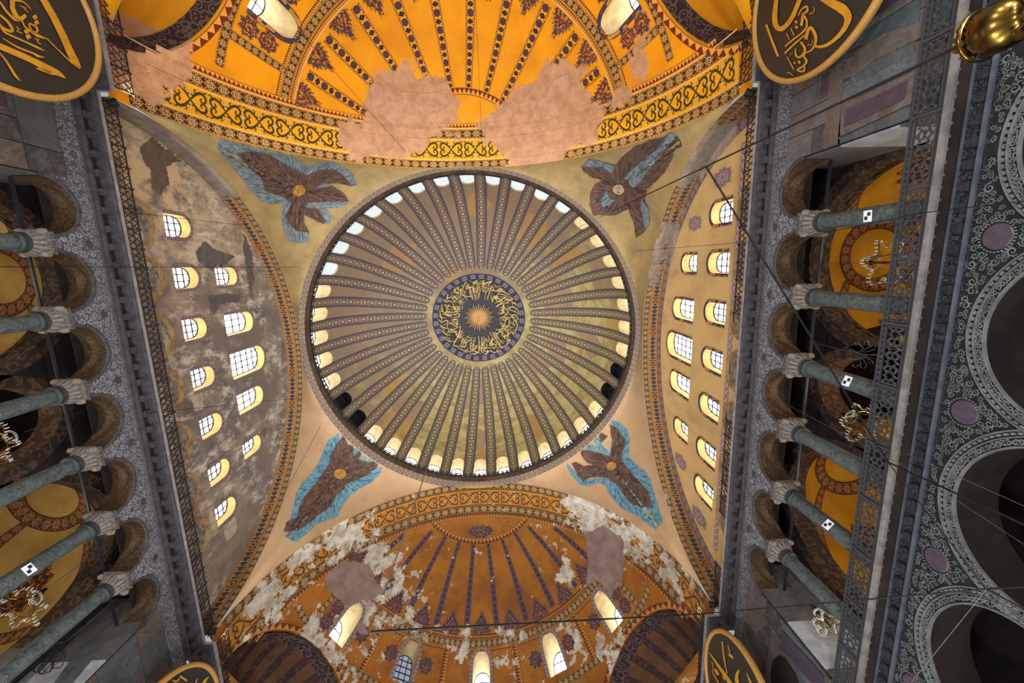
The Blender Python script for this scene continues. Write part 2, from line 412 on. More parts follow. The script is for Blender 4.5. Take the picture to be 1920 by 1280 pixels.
MAT['arch_mot'] = pat_motif('great_arch_motifs', '#A06E34', '#35343F', worn=('#8A8078', '#6A5E56'))
MAT['arch_vio'] = pat_rosette('tympanum_border', '#5E5264', '#A08460', '#7C5A48', '#565A78', '#A898A4', worn=('#B5A090', '#8A7A74'), edge='#8A7898')
# mottled bare wall of the uncleaned tympanum
g = G('bare_brown_plaster', .9, .15)
c = g.mix(g.step(g.noise(.55, 8, .68), .36, .62), '#635C5A', '#887C72'); c = g.mix(g.step(g.noise(1.1, 9, .76, stretch=(1, 1, .55)), .47, .62), c, '#C4B8A8')
c = g.mix(g.step(g.noise(.25, 4, .5), .5, .62), c, '#756A64'); c = g.mix(g.attr('wear') * g.step(g.noise(.9, 8, .72), .35, .62), c, '#C6AE8A')
g.bump(g.noise(3, 6, .65), .3, .06); MAT['tymL'] = g.out(c)
g = G('ochre_plaster', .85, .2); c = g.mix(g.step(g.noise(.35, 6, .6), .35, .7), '#D2AE76', '#BE9E6A')
c = g.mix(g.step(g.noise(.5, 6, .65, stretch=(1, 1, .25)), .55, .75) * .45, c, '#8C7458'); c = g.mix(g.step(g.noise(1.3, 6, .7), .66, .78) * .5, c, '#E0C69A')
MAT['tymR'] = g.out(g.worn(c, '#C9B08C', '#A48C74'))
MAT['lattice'] = pat_lattice('lattice_border'); MAT['check'] = pat_check('window_border_checks')
MAT['reveal'] = plain('window_reveal_plaster', '#C9A968', .85, .2, c2='#B8985C')
MAT['reveal_w'] = plain('window_reveal_white', '#C4B084', .85, .2, c2='#B09A6E')
MAT['pane'] = emis('daylit_pane', '#EEF4FF', 7.0); MAT['pane_soft'] = emis('daylit_pane_soft', '#EAF2FF', 2.6)
MAT['pane_dim'] = emis('dim_pane', '#8894A8', .5); MAT['iron'] = plain('window_iron', '#2A2A30', .6); MAT['pane_dark'] = plain('blocked_pane', '#16141A', .4)
g = G('plaster_lattice_pane', .6); u, v = g.uv(); a = ((u * 5 + v * 5).fr() - .5).abs(); b = ((u * 5 - v * 5).fr() - .5).abs()
mk = (a.mn(b) > .17) ; cl = g.mix(mk, '#E4F0F4', '#6E8288'); g.put(g.p.inputs['Emission Color'], cl); g.p.inputs['Emission Strength'].default_value = .62; MAT['pane_lat'] = g.out(cl)
# marbles and metals
def marble(name, a, b, vein='#8C8C8C', sc=.5, rough=.45, amt=.18):
    g = G(name, rough, .4); n = g.noise(sc, 7, .65, dist=1.2); c = g.mix(g.step(n, .35, .65), a, b)
    c = g.mix(g.step((g.noise(sc * 1.6, 6, .6, dist=2.0) - .5).abs(), .05, .0) * amt, c, vein); return g.out(c)
MARB = [marble('marble_grey', '#5C5A5A', '#4A494C'), marble('marble_taupe', '#5A524C', '#4B4440'), marble('marble_bluegrey', '#4E565E', '#40474F'),
        marble('marble_dark', '#3E3F43', '#303238'), marble('marble_mauve', '#5A5156', '#4C444A'), marble('marble_green', '#485054', '#3A4146', '#6A767C')]
MAT['shaft'] = marble('verd_antique', '#485253', '#2A3234', '#7C888A', 3.2, .4, .45)
MAT['capital'] = plain('carved_white_marble', '#6E6762', .7, .3, c2='#4E4844', sc=9)
MAT['collar'] = plain('bronze_collar', '#2E3436', .5, .4)
def carved(name, light, dark, sc, thr=.5, extra=None):
    g = G(name, .75, .25); v = g.noise(sc * .5, 2, .5); n1 = g.voro(sc, 'F1', 'Distance'); n2 = g.voro(sc * 2.3, 'SMOOTH_F1', 'Distance')
    s = (n1 * 20 + v * 10).sin() * .5 + .5; t = (n2 * 16 + v * 8).sin() * .5 + .5
    h = s * .5 + t * .5; mk = g.step(h, thr - .12, thr + .12)
    c = g.mix(mk, dark, light); c = g.mix(g.noise(.6, 5) * .35, c, extra or dark); g.bump(h, .5, .04); return g.out(c)
MAT['frieze'] = carved('carved_spandrel_marble', '#7C7E86', '#484A52', 2.8)
MAT['frieze_low'] = plain('lace_ground_dark', '#1A1D20', .9, .1, c2='#222628', sc=3)
MAT['lace'] = plain('lace_carved_marble', '#66696A', .7, .3, c2='#505555', sc=2)
MAT['cornice'] = plain('shaded_cornice_marble', '#2A2830', .7, .3, c2='#1C1A20', sc=3)  # darker copy of the cornice marble, shade put into its colour
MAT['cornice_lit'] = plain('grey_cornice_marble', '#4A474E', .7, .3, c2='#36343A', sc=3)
MAT['ledge'] = plain('pale_ledge_marble', '#9A9698', .6, .3, c2='#7E7A7C', sc=2)
MAT['ledge_low'] = plain('worn_ledge_marble', '#7A7774', .5, .35, c2='#5C5A58', sc=2)
MAT['blue_fillet'] = plain('blue_grey_fillet', '#4A525E', .6, .3, c2='#3C424C')
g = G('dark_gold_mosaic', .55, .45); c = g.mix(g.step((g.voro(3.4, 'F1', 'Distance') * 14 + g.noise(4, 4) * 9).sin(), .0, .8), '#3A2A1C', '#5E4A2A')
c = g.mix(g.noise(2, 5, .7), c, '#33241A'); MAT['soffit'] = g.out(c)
g = G('brown_mosaic_arch', .7, .3); c = g.mix(g.step((g.voro(2.2, 'F1', 'Distance') * 12 + g.noise(4, 4) * 6).sin() + (g.noise(7, 4) - .5) * 2, .1, .9), '#33251F', '#54402F'); MAT['brownarch'] = g.out(g.dirt(c, .5, 1.0, '#241A16'))
MAT['gal_yel'] = plain('gallery_yellow_paint', '#D9A02E', .75, .25, c2='#C98E26', sc=.6)
MAT['gal_yel_pale'] = plain('gallery_pale_yellow_paint', '#C9A560', .75, .25, c2='#B8944E', sc=.6)
MAT['gal_dark'] = plain('gallery_gloom_plaster', '#1E1A1A', .9, .1, c2='#2A2422', sc=.8)  # near-black plaster: gloom of galleries and aisle is put into the colour
MAT['gal_band'] = pat_rosette('gallery_vault_band', '#6A3A34', '#B88848', '#5A3048', '#4A3C58', '#C8A860', edge='#4A2A28')
MAT['railing'] = plain('railing_iron', '#26252B', .55, .4); MAT['railing2'] = plain('railing_iron_blue', '#32363C', .5, .4)
MAT['cable'] = plain('black_cable', '#121214', .6); MAT['wire'] = plain('steel_wire', '#6A6A6E', .4, .5, .6)
MAT['brass'] = plain('polished_brass', '#6A5226', .25, .5, 1.0); MAT['brass_dull'] = plain('brass_dull', '#8A6A2E', .4, .5, .9)
MAT['gold'] = plain('gilded_letters', '#C8922A', .45, .5, .25, c2='#B5801E', sc=3)
g = G('gilt_frame', .5, .5); c = g.mix(g.noise(14, 3, .7), '#96661E', '#BE9450'); g.bump(g.noise(18, 3), .4, .03); MAT['gilt'] = g.out(g.mix(g.step(g.noise(30, 2), .55, .7), c, '#6A3A14'))
MAT['disc'] = plain('dark_green_canvas', '#161B1C', .35, .5, c2='#1C2224', sc=.5)
g = G('crystal_beads', .08, .9); g.p.inputs['Metallic'].default_value = .35; MAT['crystal'] = g.out('#DDE4EC')
MAT['porphyry'] = plain('porphyry', '#453C48', .45, .4, c2='#3A323E', sc=5)
MAT['floor'] = plain('proconnesian_floor_marble', '#9A968E', .35, .4, c2='#827E78', sc=.8)
MAT['tie'] = plain('iron_tie_bar', '#181C26', .5, .4)
MAT['card'] = plain('white_card', '#E6E8F0', .7); MAT['card_dark'] = plain('navy_square', '#1C2440', .7)
# ------------------------------------------------------------------ surfaces of the building
DR = (15.75, 15.05, 14.3); DZ = 41.2
def F_dome(az, el):
    a, e = np.radians(az), np.radians(el)
    return np.stack([DR[0] * np.sin(a) * np.cos(e), DR[1] * np.cos(a) * np.cos(e), DZ + DR[2] * np.sin(e)], -1)
A_X, B_Y, S_Z = 15.6, 15.0, 23.5
RZ = {-1: 16.1, 1: 16.5}
def F_semi(sg):
    def F(ph, e):
        a, b = np.radians(ph), np.radians(e)
        return np.stack([A_X * np.sin(a) * np.cos(b), sg * (B_Y + A_X * np.cos(a) * np.cos(b)), S_Z + RZ[sg] * np.sin(b)], -1)
    return F
def F_archband(sg):
    def F(t, d):
        k = np.sqrt(np.maximum(1 - (d / A_X) ** 2, 0)); a = np.radians(t)
        return np.stack([A_X * k * np.cos(a), sg * (B_Y + d) + 0 * a, S_Z + RZ[sg] * k * np.sin(a)], -1)
    return F
HZ = {-1: 15.5, 1: 14.4}; TX = 17.0
def ty(sx, y, z):
    k = (TX - sx * CAMX) / (16.7 - sx * CAMX); return CAMY + (y - CAMY) * k, CAMZ + (z - CAMZ) * k
def F_tymp(sx):
    def F(y, z): return np.stack([sx * TX + 0 * y, y, z], -1)
    return F
def F_soffit(sx):
    def F(t, x): a = np.radians(t); return np.stack([sx * x + 0 * a, B_Y * np.cos(a), S_Z + HZ[sx] * np.sin(a)], -1)
    return F
def pend_low(th):
    c, s = np.cos(th), np.sin(th); sx, sy = np.sign(c), np.sign(s)
    rx = A_X / np.maximum(np.abs(c), 1e-6); ry = B_Y / np.maximum(np.abs(s), 1e-6); useX = rx < ry
    Y = rx * s; X = ry * c
    hz = np.where(sx < 0, HZ[-1], HZ[1]); rz = np.where(sy < 0, RZ[-1], RZ[1])
    zx = S_Z + hz * np.sqrt(np.maximum(1 - (Y / B_Y) ** 2, 0)); zy = S_Z + rz * np.sqrt(np.maximum(1 - (X / A_X) ** 2, 0))
    return np.where(useX, rx, ry), np.where(useX, zx, zy)
RIM_Z = 39.35
def F_pend(thd, s):
    th = np.radians(thd); rl, zl = pend_low(th); Rr = 1 / np.sqrt((np.cos(th) / (DR[0] + .15)) ** 2 + (np.sin(th) / (DR[1] + .15)) ** 2)
    gq = .6 * np.sqrt(np.maximum(1 - (1 - s) ** 2, 0)) + .4 * s
    r = Rr + (rl - Rr) * gq; z = RIM_Z + (zl - RIM_Z) * s
    return np.stack([r * np.cos(th), r * np.sin(th), z], -1)
STR = dict(kind='structure')
WIN_N = [0]
def window_obj(loop3d, outdir, depth, mats, pane_uv=None, grid=(3, 4), pane='pane', split=False, taper=0.0, flush=False):
    """reveal + pane + bars at the back of an opening; loop3d = opening edge (sill left, sill right, arch...)"""
    WIN_N[0] += 1; L = np.array(loop3d); n = len(L); cen = L.mean(0)
    out = np.asarray(outdir, float); out = out if out.ndim == 2 else np.repeat(out[None], n, 0)
    B = L + out * depth if flush else L + out * (depth + np.sum((L[0] - L) * out, 1, keepdims=True)); B = B + (B.mean(0) - B) * taper
    V = np.concatenate([L, B]); F = [(i, (i + 1) % n, n + (i + 1) % n, n + i) for i in range(n)]
    w_ = new_obj('window_%d' % WIN_N[0], mesh('window', V, F), mats, **STR)
    ux = B[1] - B[0]; W = np.linalg.norm(ux); ux /= W; nz = out.mean(0); nz /= np.linalg.norm(nz); uz = np.cross(nz, ux); uz = uz if uz[2] > 0 else -uz
    q = (B - B[0]) @ np.stack([ux, uz], 1); H = q[:, 1].max(); lo = q[:, 1].min()
    outline = [tuple(p) for p in q]
    to3 = lambda P, dd=0.0: B[0] + np.outer(P[:, 0], ux) + np.outer(P[:, 1], uz) + nz * dd
    nx, nv = grid; bw = .07
    if split:
        for i in range(nx):
            for j in range(nv):
                x0, x1 = W * i / nx + bw / 2, W * (i + 1) / nx - bw / 2; y0, y1 = lo + (H - lo) * j / nv + bw / 2, lo + (H - lo) * (j + 1) / nv - bw / 2
                cell = [(x0, y0), (x1, y0), (x1, y1), (x0, y1)]
                if j == nv - 1:   # the arch head trims the top lights
                    top = []
                    for k in range(5):
                        x = x1 + (x0 - x1) * k / 4; ys = [y for y in np.linspace(y0, y1, 14) if inpoly(np.array([[x, y]]), outline)[0]]
                        top.append((x, max(ys) if ys else y0))
                    cell = [(x0, y0), (x1, y0)] + top
                new_obj('pane', mesh('pane', to3(np.array(cell), .03), [tuple(range(len(cell)))]), MAT[pane], w_)
    else:
        P2 = np.array(outline); me = mesh('pane', B if flush else to3(P2, .03), [tuple(range(n))], np.stack([P2[:, 0] / W, P2[:, 1] / W], 1)); new_obj('pane', me, MAT[pane], w_)
    if grid[0] > 1:
        b = MB()
        for i in range(1, nx):
            x = W * i / nx; ys = [y for y in np.linspace(lo, H, 40) if inpoly(np.array([[x, y]]), outline)[0]]
            if ys: b.bar(*to3(np.array([[x, lo], [x, max(ys)]])), bw, .06, ux)
        for j in range(1, nv):
            y = lo + (H - lo) * j / nv; xs = [x for x in np.linspace(0, W, 40) if inpoly(np.array([[x, y]]), outline)[0]]
            if xs: b.bar(*to3(np.array([[min(xs), y], [max(xs), y]])), bw, .06, uz)
        # frame
        fr = to3(np.array(outline) * .99 + np.array([W, H]) * .005)
        b.tube(list(fr) + [fr[0]], .05, 4, False)
        b.build('grille', MAT['iron'], w_)
    return w_
def arch_border(name, F, uc, v0, hw, vs, hv, wd, mat, parent, cell=.32, off=.03, eps=.05, su=1.0, sv=1.0):
    """painted band around an arched opening (su, sv: metres per unit)"""
    n = 16
    o1 = [(uc + hw, v0)] + [(uc + hw * math.cos(PI * i / n), vs + hv * math.sin(PI * i / n)) for i in range(n + 1)] + [(uc - hw, v0)]
    hw2, hv2 = hw + wd / su, hv + wd / sv
    o2 = [(uc + hw2, v0)] + [(uc + hw2 * math.cos(PI * i / n), vs + hv2 * math.sin(PI * i / n)) for i in range(n + 1)] + [(uc - hw2, v0)]
    a, b = np.array(o1), np.array(o2); P1, N1 = normals_in(F, a[:, 0], a[:, 1], eps); P2, N2 = normals_in(F, b[:, 0], b[:, 1], eps)
    s = np.concatenate([[0], np.cumsum(np.linalg.norm(np.diff(P1, axis=0), axis=1))]) / cell
    k = len(a); V = np.concatenate([P1 + N1 * off, P2 + N2 * off]); uv = np.concatenate([np.stack([s, 0 * s], 1), np.stack([s, 0 * s + 1], 1)])
    return new_obj(name, mesh(name, V, [(i, i + 1, k + i + 1, k + i) for i in range(k - 1)], uv), mat, parent)

# ---- floor
MB().box((0, 0, -.15), (70, 90, .3)).build('floor', MAT['floor'], **STR)

# ---- main dome
W_HW, W_V0, W_VS, W_HV = 2.5, 1.2, 10.6, 2.7
bay_loop = archloop(0, W_V0, W_HW, W_VS, W_HV, 10)
bV, bT = cdt([(-4.5, 0), (4.5, 0), (4.5, 17), (-4.5, 17)], [bay_loop], 2.2)
PV, PT = [], []
for k in range(40):
    o = len(PV) and sum(len(x) for x in PV); PV.append(F_dome(bV[:, 0] + 9 * k, bV[:, 1])); PT.append(bT + o)
o = sum(len(x) for x in PV); nu, nv = 120, 26
uu, vv = np.meshgrid(np.linspace(0, 360, nu + 1), np.linspace(17, 90, nv + 1), indexing='ij'); PV.append(F_dome(uu, vv).reshape(-1, 3))
quads = [(o + i * (nv + 1) + j, o + (i + 1) * (nv + 1) + j, o + (i + 1) * (nv + 1) + j + 1, o + i * (nv + 1) + j + 1) for i in range(nu) for j in range(nv)]
dome = new_obj('ceiling_dome', mesh('ceiling_dome', np.concatenate(PV), [tuple(t) for t in np.concatenate(PT)] + quads, smooth=True), MAT['dome'], **STR)
for k in range(40):
    az = 4.5 + 9 * k
    els = np.concatenate([np.linspace(.6, 60, 34), np.linspace(61, 65, 5)])
    hw = np.interp(els, [0, 14, 40, 62, 63.5, 65], [.52, .55, .56, .46, .44, .16])   # half width in metres
    V, UV = [], []; s = 0; prev = None
    for e, h in zip(els, hw):
        c = F_dome(np.array(az), np.array(e)); r = math.hypot(c[0], c[1]); da = math.degrees(h / r)
        if prev is not None: s += np.linalg.norm(c - prev) / .98
        prev = c
        for j, q in enumerate((-1, -.33, .33, 1)):
            P, N = normals_in(F_dome, np.array([az + da * q]), np.array([e]), .1); V.append(P[0] + N[0] * (.10 if abs(q) < .5 else .07)); UV.append((s, (q + 1) / 2))
    F = [(i * 4 + j, (i + 1) * 4 + j, (i + 1) * 4 + j + 1, i * 4 + j + 1) for i in range(len(els) - 1) for j in range(3)]
    new_obj('rib', mesh('rib', V, F, UV, smooth=True), MAT['domerib'], dome)
LAT = {243, 234, 225, 216, 207, 198, 189, 180, 171, 162, 153, 144}; DARK = {297, 306, 72, 63}
for k in range(40):
    az = 9 * k; lp = np.array(bay_loop); L = F_dome(lp[:, 0] + az, lp[:, 1]); a = math.radians(az); out = np.array([math.sin(a), math.cos(a), 0])
    if az in LAT: window_obj(L, out, .12, MAT['reveal_w'], grid=(1, 1), pane='pane_lat', flush=True)
    elif az in DARK: window_obj(L, out, .5, MAT['pane_dark'], grid=(4, 5), pane='pane_dark')
    else: window_obj(L, out, .95, MAT['reveal_w'], grid=(3, 5), pane='pane')
# medallion: nested rings laid on the crown
def cap_ring(name, e0, e1, off, mat, cells=1, nv=4, parent=dome):
    return sheet(name, F_dome, 0, 360, 96, e0, e1, nv, mat, parent, off=off, us=cells, vs=1, eps=.2)
g = G('medallion_border', .6); u, v = g.uv(); a = u.fr() - .5; b = v - .5; sq = a.abs().mx(b.abs() * .8)
c = g.mix((g.noise(12, 2) > .52), '#3A3648', '#26283C'); c = g.mix(sq < .27, c, '#7C7688'); c = g.mix(((a * a + b * b).sqrt() - .13).abs() < .05, c, '#4A4458'); c = g.mix(b.abs() > .44, c, '#20243A'); m_mb = g.out(c)
cap_ring('medallion_border', 67.6, 70.6, .12, m_mb, 32)
MAT['medal'] = plain('medallion_blue_black', '#151D22', .5, .4, c2='#1C2A2C', sc=1); MAT['medal_ring'] = plain('medallion_inner_ring', '#2A2836', .5, .4)
cap_ring('medallion_field', 70.6, 79.4, .13, MAT['medal'])
cap_ring('medallion_inner_ring', 79.4, 83.2, .16, MAT['medal_ring'])
cap_ring('medallion_center', 83.2, 89.9, .13, MAT['medal'])
def dome_polar(r, az, off=.2):   # r = 0..1 from the crown to the medallion edge (el 67.6)
    P, N = normals_in(F_dome, np.array([float(az)]), np.array([90 - r * 22.4 + 1e-4]), .2); return P[0] + N[0] * off
rays = MB()
for k in range(32):
    az = k * 11.25; tip = .31 if k % 2 == 0 else .27
    V = [dome_polar(.02, az - 60), dome_polar(.02, az + 60), dome_polar(tip, az + 1.2), dome_polar(tip, az - 1.2)]
    rays.add(V, [(0, 1, 2, 3)])
MAT['ray'] = plain('gold_rays', '#B88A54', .5, .4, .2); rays.build('sun_ray', MAT['ray'], dome)
# gold script of the medallion: strokes in (radius, azimuth)
scr = MB()
def scr_stroke(pts, wd):
    l, r = stroke2d(pts, wd); V = []
    for a_, b_ in zip(l, r):
        for p in (a_, b_):
            rr = math.hypot(*p); V.append(dome_polar(rr, math.degrees(math.atan2(p[0], p[1])), .19))
    scr.add(V, [(2 * i, 2 * i + 2, 2 * i + 3, 2 * i + 1) for i in range(len(l) - 1)])
MS = 1 / 500.0
def mp_(pts): return [((x - 645) * MS, (y - 625) * MS) for x, y in pts]
script = [
 [(640, 240), (625, 420)], [(600, 250), (600, 330), (615, 420)], [(560, 270), (560, 350), (590, 420)], [(650, 230), (645, 420)], [(740, 250), (715, 430)], [(700, 240), (720, 260), (690, 270), (760, 300)],
 [(770, 310), (745, 430)], [(545, 260), (560, 290), (580, 270), (600, 300), (625, 280)], [(600, 215), (640, 205), (600, 240), (660, 225)], [(670, 215), (720, 205), (690, 245), (760, 230), (800, 210), (760, 260), (800, 280)],
 [(520, 215), (480, 290), (455, 300), (500, 310)], [(440, 260), (400, 310), (440, 340), (390, 330)], [(460, 330), (455, 470)], [(360, 430), (500, 445)], [(430, 340), (520, 380), (580, 380)], [(330, 350), (310, 390), (360, 380), (420, 400), (390, 420)],
 [(270, 400), (300, 430), (330, 420), (360, 440)], [(240, 490), (260, 540), (320, 560)], [(330, 470), (300, 520), (340, 550), (450, 545)], [(330, 520), (430, 520), (370, 560)], [(370, 440), (385, 520), (410, 560)], [(225, 520), (240, 600), (290, 610)],
 [(205, 620), (240, 660), (290, 640), (320, 660)], [(215, 680), (260, 720), (310, 740)], [(225, 740), (280, 800), (330, 810)], [(250, 830), (310, 880), (350, 880)], [(300, 640), (300, 720)], [(370, 580), (430, 570), (425, 610), (370, 610)], [(350, 640), (410, 640), (400, 680), (430, 690)],
 [(360, 700), (400, 720), (400, 690), (360, 690)], [(340, 740), (380, 780), (440, 840)], [(440, 710), (420, 800), (370, 900)], [(380, 760), (400, 830), (460, 850)], [(480, 850), (430, 940), (490, 940), (470, 870)], [(500, 840), (580, 860)],
 [(370, 880), (360, 930), (420, 950)], [(420, 970), (480, 1000), (510, 970)], [(550, 860), (540, 980), (600, 960), (560, 930)], [(520, 1010), (570, 1000), (610, 1030), (530, 1040)], [(630, 840), (632, 1000), (590, 1020)], [(670, 845), (655, 1000), (680, 1030)], [(690, 850), (690, 1000), (730, 1010), (680, 1060)],
 [(705, 920), (720, 950), (700, 980), (760, 970)], [(745, 930), (790, 870), (750, 950), (800, 930), (820, 970), (760, 980)], [(780, 790), (870, 960), (900, 980)], [(750, 800), (830, 930)], [(750, 1000), (800, 1030), (870, 1000)], [(870, 980), (930, 950), (980, 890), (940, 900), (960, 880)],
 [(820, 770), (900, 760), (960, 730), (970, 650), (930, 660)], [(830, 830), (900, 740), (950, 620)], [(860, 800), (940, 770), (960, 830), (890, 840), (900, 790)], [(980, 770), (1020, 820), (1060, 720), (1030, 660), (1010, 720)], [(1000, 740), (950, 790)], [(1080, 660), (1040, 600), (1000, 620), (1060, 680)],
 [(1080, 590), (1060, 530), (990, 510), (980, 540), (1050, 570)], [(860, 650), (940, 600), (970, 540)], [(850, 580), (900, 580), (920, 480), (900, 540), (940, 600)], [(940, 540), (970, 580)], [(830, 510), (880, 480), (960, 460)], [(790, 460), (830, 400), (900, 440), (850, 450), (840, 420)],
 [(820, 470), (900, 420), (950, 400)], [(920, 400), (960, 430), (1020, 420), (980, 390)], [(1000, 470), (1040, 470), (1060, 500)], [(780, 370), (790, 420), (820, 380), (830, 420), (850, 390), (860, 420)], [(800, 310), (850, 330), (880, 300), (910, 310), (870, 330), (930, 340), (990, 380)], [(870, 360), (920, 370), (950, 380)],
 [(530, 250), (520, 290), (580, 270)], [(470, 470), (470, 520)], [(440, 480), (450, 530)], [(860, 700), (900, 690)], [(270, 570), (330, 590), (350, 580)], [(500, 880), (600, 890)], [(840, 860), (900, 930)], [(790, 830), (880, 970)]]
for st in script: scr_stroke(mp_(st), [.010, .017, .019, .008])
for k in range(84):     # fine fill between the large letters
    a = 2 * PI * k / 84 + rng.uniform(-.03, .03); r0 = rng.uniform(.48, .72); kind_ = k % 4; c_, s_ = math.cos(a), math.sin(a); P_ = lambda r, t: (r * math.cos(a + t), r * math.sin(a + t))
    if kind_ == 0: q = [P_(.46, 0), P_(.62, .015), P_(.80, 0)]
    elif kind_ == 1: q = [P_(r0, -.07), P_(r0 + .06, -.02), P_(r0 + .02, .05), P_(r0 - .03, .03), P_(r0 + .02, -.01)]
    elif kind_ == 2: q = [P_(.84, -.09), P_(.80, -.03), P_(.83, .04), P_(.87, .09)]
    else: q = [P_(r0, -.06), P_(r0 + .05, .0), P_(r0 + .12, .03), P_(r0 + .1, .08)]
    scr_stroke(q, [.007, .013, .008])
for k in range(70):
    a = rng.uniform(0, 2 * PI); r = rng.uniform(.46, .86); x, y = r * math.cos(a), r * math.sin(a); scr_stroke([(x - .008, y), (x + .008, y + .004)], .018)
MAT['script'] = plain('gilded_script', '#D0AC64', .45, .4, .2); scr.build('gilt_script', MAT['script'], dome, label='gilded flowing script around the sunburst')

# ---- rim: patterned band, underside with recess shade put into its brown, lip, railing
def F_ring(prof):
    pr = np.array(prof); s = np.linspace(0, 1, len(pr))
    def F(th, q):
        a = np.radians(th); dr = np.interp(q, s, pr[:, 0]); z = np.interp(q, s, pr[:, 1])
        return np.stack([(DR[0] + dr) * np.cos(a), (DR[1] + dr) * np.sin(a), z], -1)
    return F
rim = sheet('trim_1', F_ring([(.15, RIM_Z), (.04, 40.45)]), 0, 360, 160, 0, 1, 2, MAT['diamond'], us=190, vs=1, **STR)
MAT['rimdark'] = plain('rim_shaded_brown', '#5A4230', .8, .2, c2='#3E3026', sc=1.5); MAT['lip'] = plain('rim_lip_grey', '#4A4640', .7, .3)
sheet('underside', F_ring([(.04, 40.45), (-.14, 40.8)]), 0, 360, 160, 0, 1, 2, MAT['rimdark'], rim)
sheet('lip', F_ring([(-.12, 40.8), (-.14, 40.98), (-.0, 41.0)]), 0, 360, 160, 0, 1, 2, MAT['lip'], rim)
dr = empty('dome_railing', (0, 0, 41.24), label='dark iron railing ring around the foot of the great dome', cat='railing')
for z, r_ in ((41.05, .045), (41.35, .035), (41.7, .05)):
    MB().tube([((DR[0] - .08) * math.cos(2 * PI * i / 160), (DR[1] - .08) * math.sin(2 * PI * i / 160), z) for i in range(161)], r_, 4, False).build('rail', MAT['railing'], dr)
bal = MB(); bal.bar((0, 0, 0), (0, 0, .9), .05); bal.bar((0, -.12, .08), (0, .12, .5), .03); bal.bar((0, .12, .08), (0, -.12, .5), .03); bal.bar((0, -.12, .5), (0, .12, .92), .03); bal.bar((0, .12, .5), (0, -.12, .92), .03)
bm_ = bal.mesh('baluster')
for i in range(200):
    a = 2 * PI * i / 200; o_ = new_obj('baluster', bm_, MAT['railing'], dr); o_.location = ((DR[0] - .08) * math.cos(a), (DR[1] - .08) * math.sin(a), 41.02); o_.rotation_euler = (0, 0, a); o_.scale = (1.4, 1.4, .76)

# ---- pendentives
PEND = []
for i, (t0, t1) in enumerate(((0, 90), (90, 180), (180, 270), (270, 360))):
    PEND.append(sheet('ceiling_pendentive', F_pend, t0, t1, 90, 0, 1, 24, MAT['pend'], smooth=True, **STR))

# ---- great side arches (soffits) and tympana
def px_pt(bvh_fn, p): return bvh_fn(p)
def on_plane(p, ax, val):
    d = px_ray(p); return CAMP + d * ((val - CAMP[ax]) / d[ax])
def semi_pt(p, sg):
    c = np.array([0, sg * B_Y, S_Z]); r = np.array([A_X, A_X, RZ[sg]]); o_, d = (CAMP - c) / r, px_ray(p) / r
    a, b, cc = d @ d, 2 * o_ @ d, o_ @ o_ - 1; D = max(b * b - 4 * a * cc, 0); t = (-b + math.sqrt(D)) / (2 * a); return (o_ + t * d) * r + c
wear_arch = blobs([(on_plane(p, 0, -16), r, s) for p, r, s in [((330, 250), 4.5, .75), ((430, 340), 2, .45), ((400, 1120), 2, .4), ((270, 215), 3, .8)]] +
                  [(on_plane(p, 0, 16), r, s) for p, r, s in [((1330, 280), 2.5, .8), ((1250, 450), 2.5, .75), ((1235, 520), 2, .6), ((1290, 330), 2, .6), ((1260, 960), 2, .35)]])
SOF = {}
for sx in (-1, 1):
    Fs = F_soffit(sx)
    s0 = sheet('ceiling_great_arch', Fs, 0, 180, 80, A_X, TX, 2, MAT['pend'], wear=wear_arch, **STR)
    sheet('rosette_band', Fs, 1, 179, 120, A_X + .02, A_X + .5, 2, MAT['arch_ros'], s0, off=.03, us=92, vs=1, wear=wear_arch)
    sheet('motif_band', Fs, 1, 179, 120, A_X + .52, TX - .02, 2, MAT['arch_mot'], s0, off=.03, us=64, vs=1, wear=wear_arch)
    SOF[sx] = s0
LOW = [(-9.5, 27.0), (-6.4, 26.9), (-3.2, 27.0), (0, 27.0), (3.25, 27.0), (6.55, 27.0), (9.45, 27.0)]
UPP = [(-6.4, 30.7, 33.0, .62), (-2.95, 30.9, 34.2, .75), (0.05, 30.85, 35.1, .95), (2.95, 30.9, 34.15, .75), (6.5, 30.7, 32.95, .62)]
wear_tL = blobs([(on_plane(p, 0, -16.7), r, s) for p, r, s in [((330, 360), 5, 1.0), ((470, 440), 3, .5), ((260, 330), 3, .6), ((420, 990), 3, .4), ((300, 600), 2, .3)]])
wear_tR = blobs([(on_plane(p, 0, 16.7), r, s) for p, r, s in [((1250, 480), 1.5, .6), ((1295, 960), 1.5, .55), ((1340, 250), 1.2, .5)]])
TYM = {}
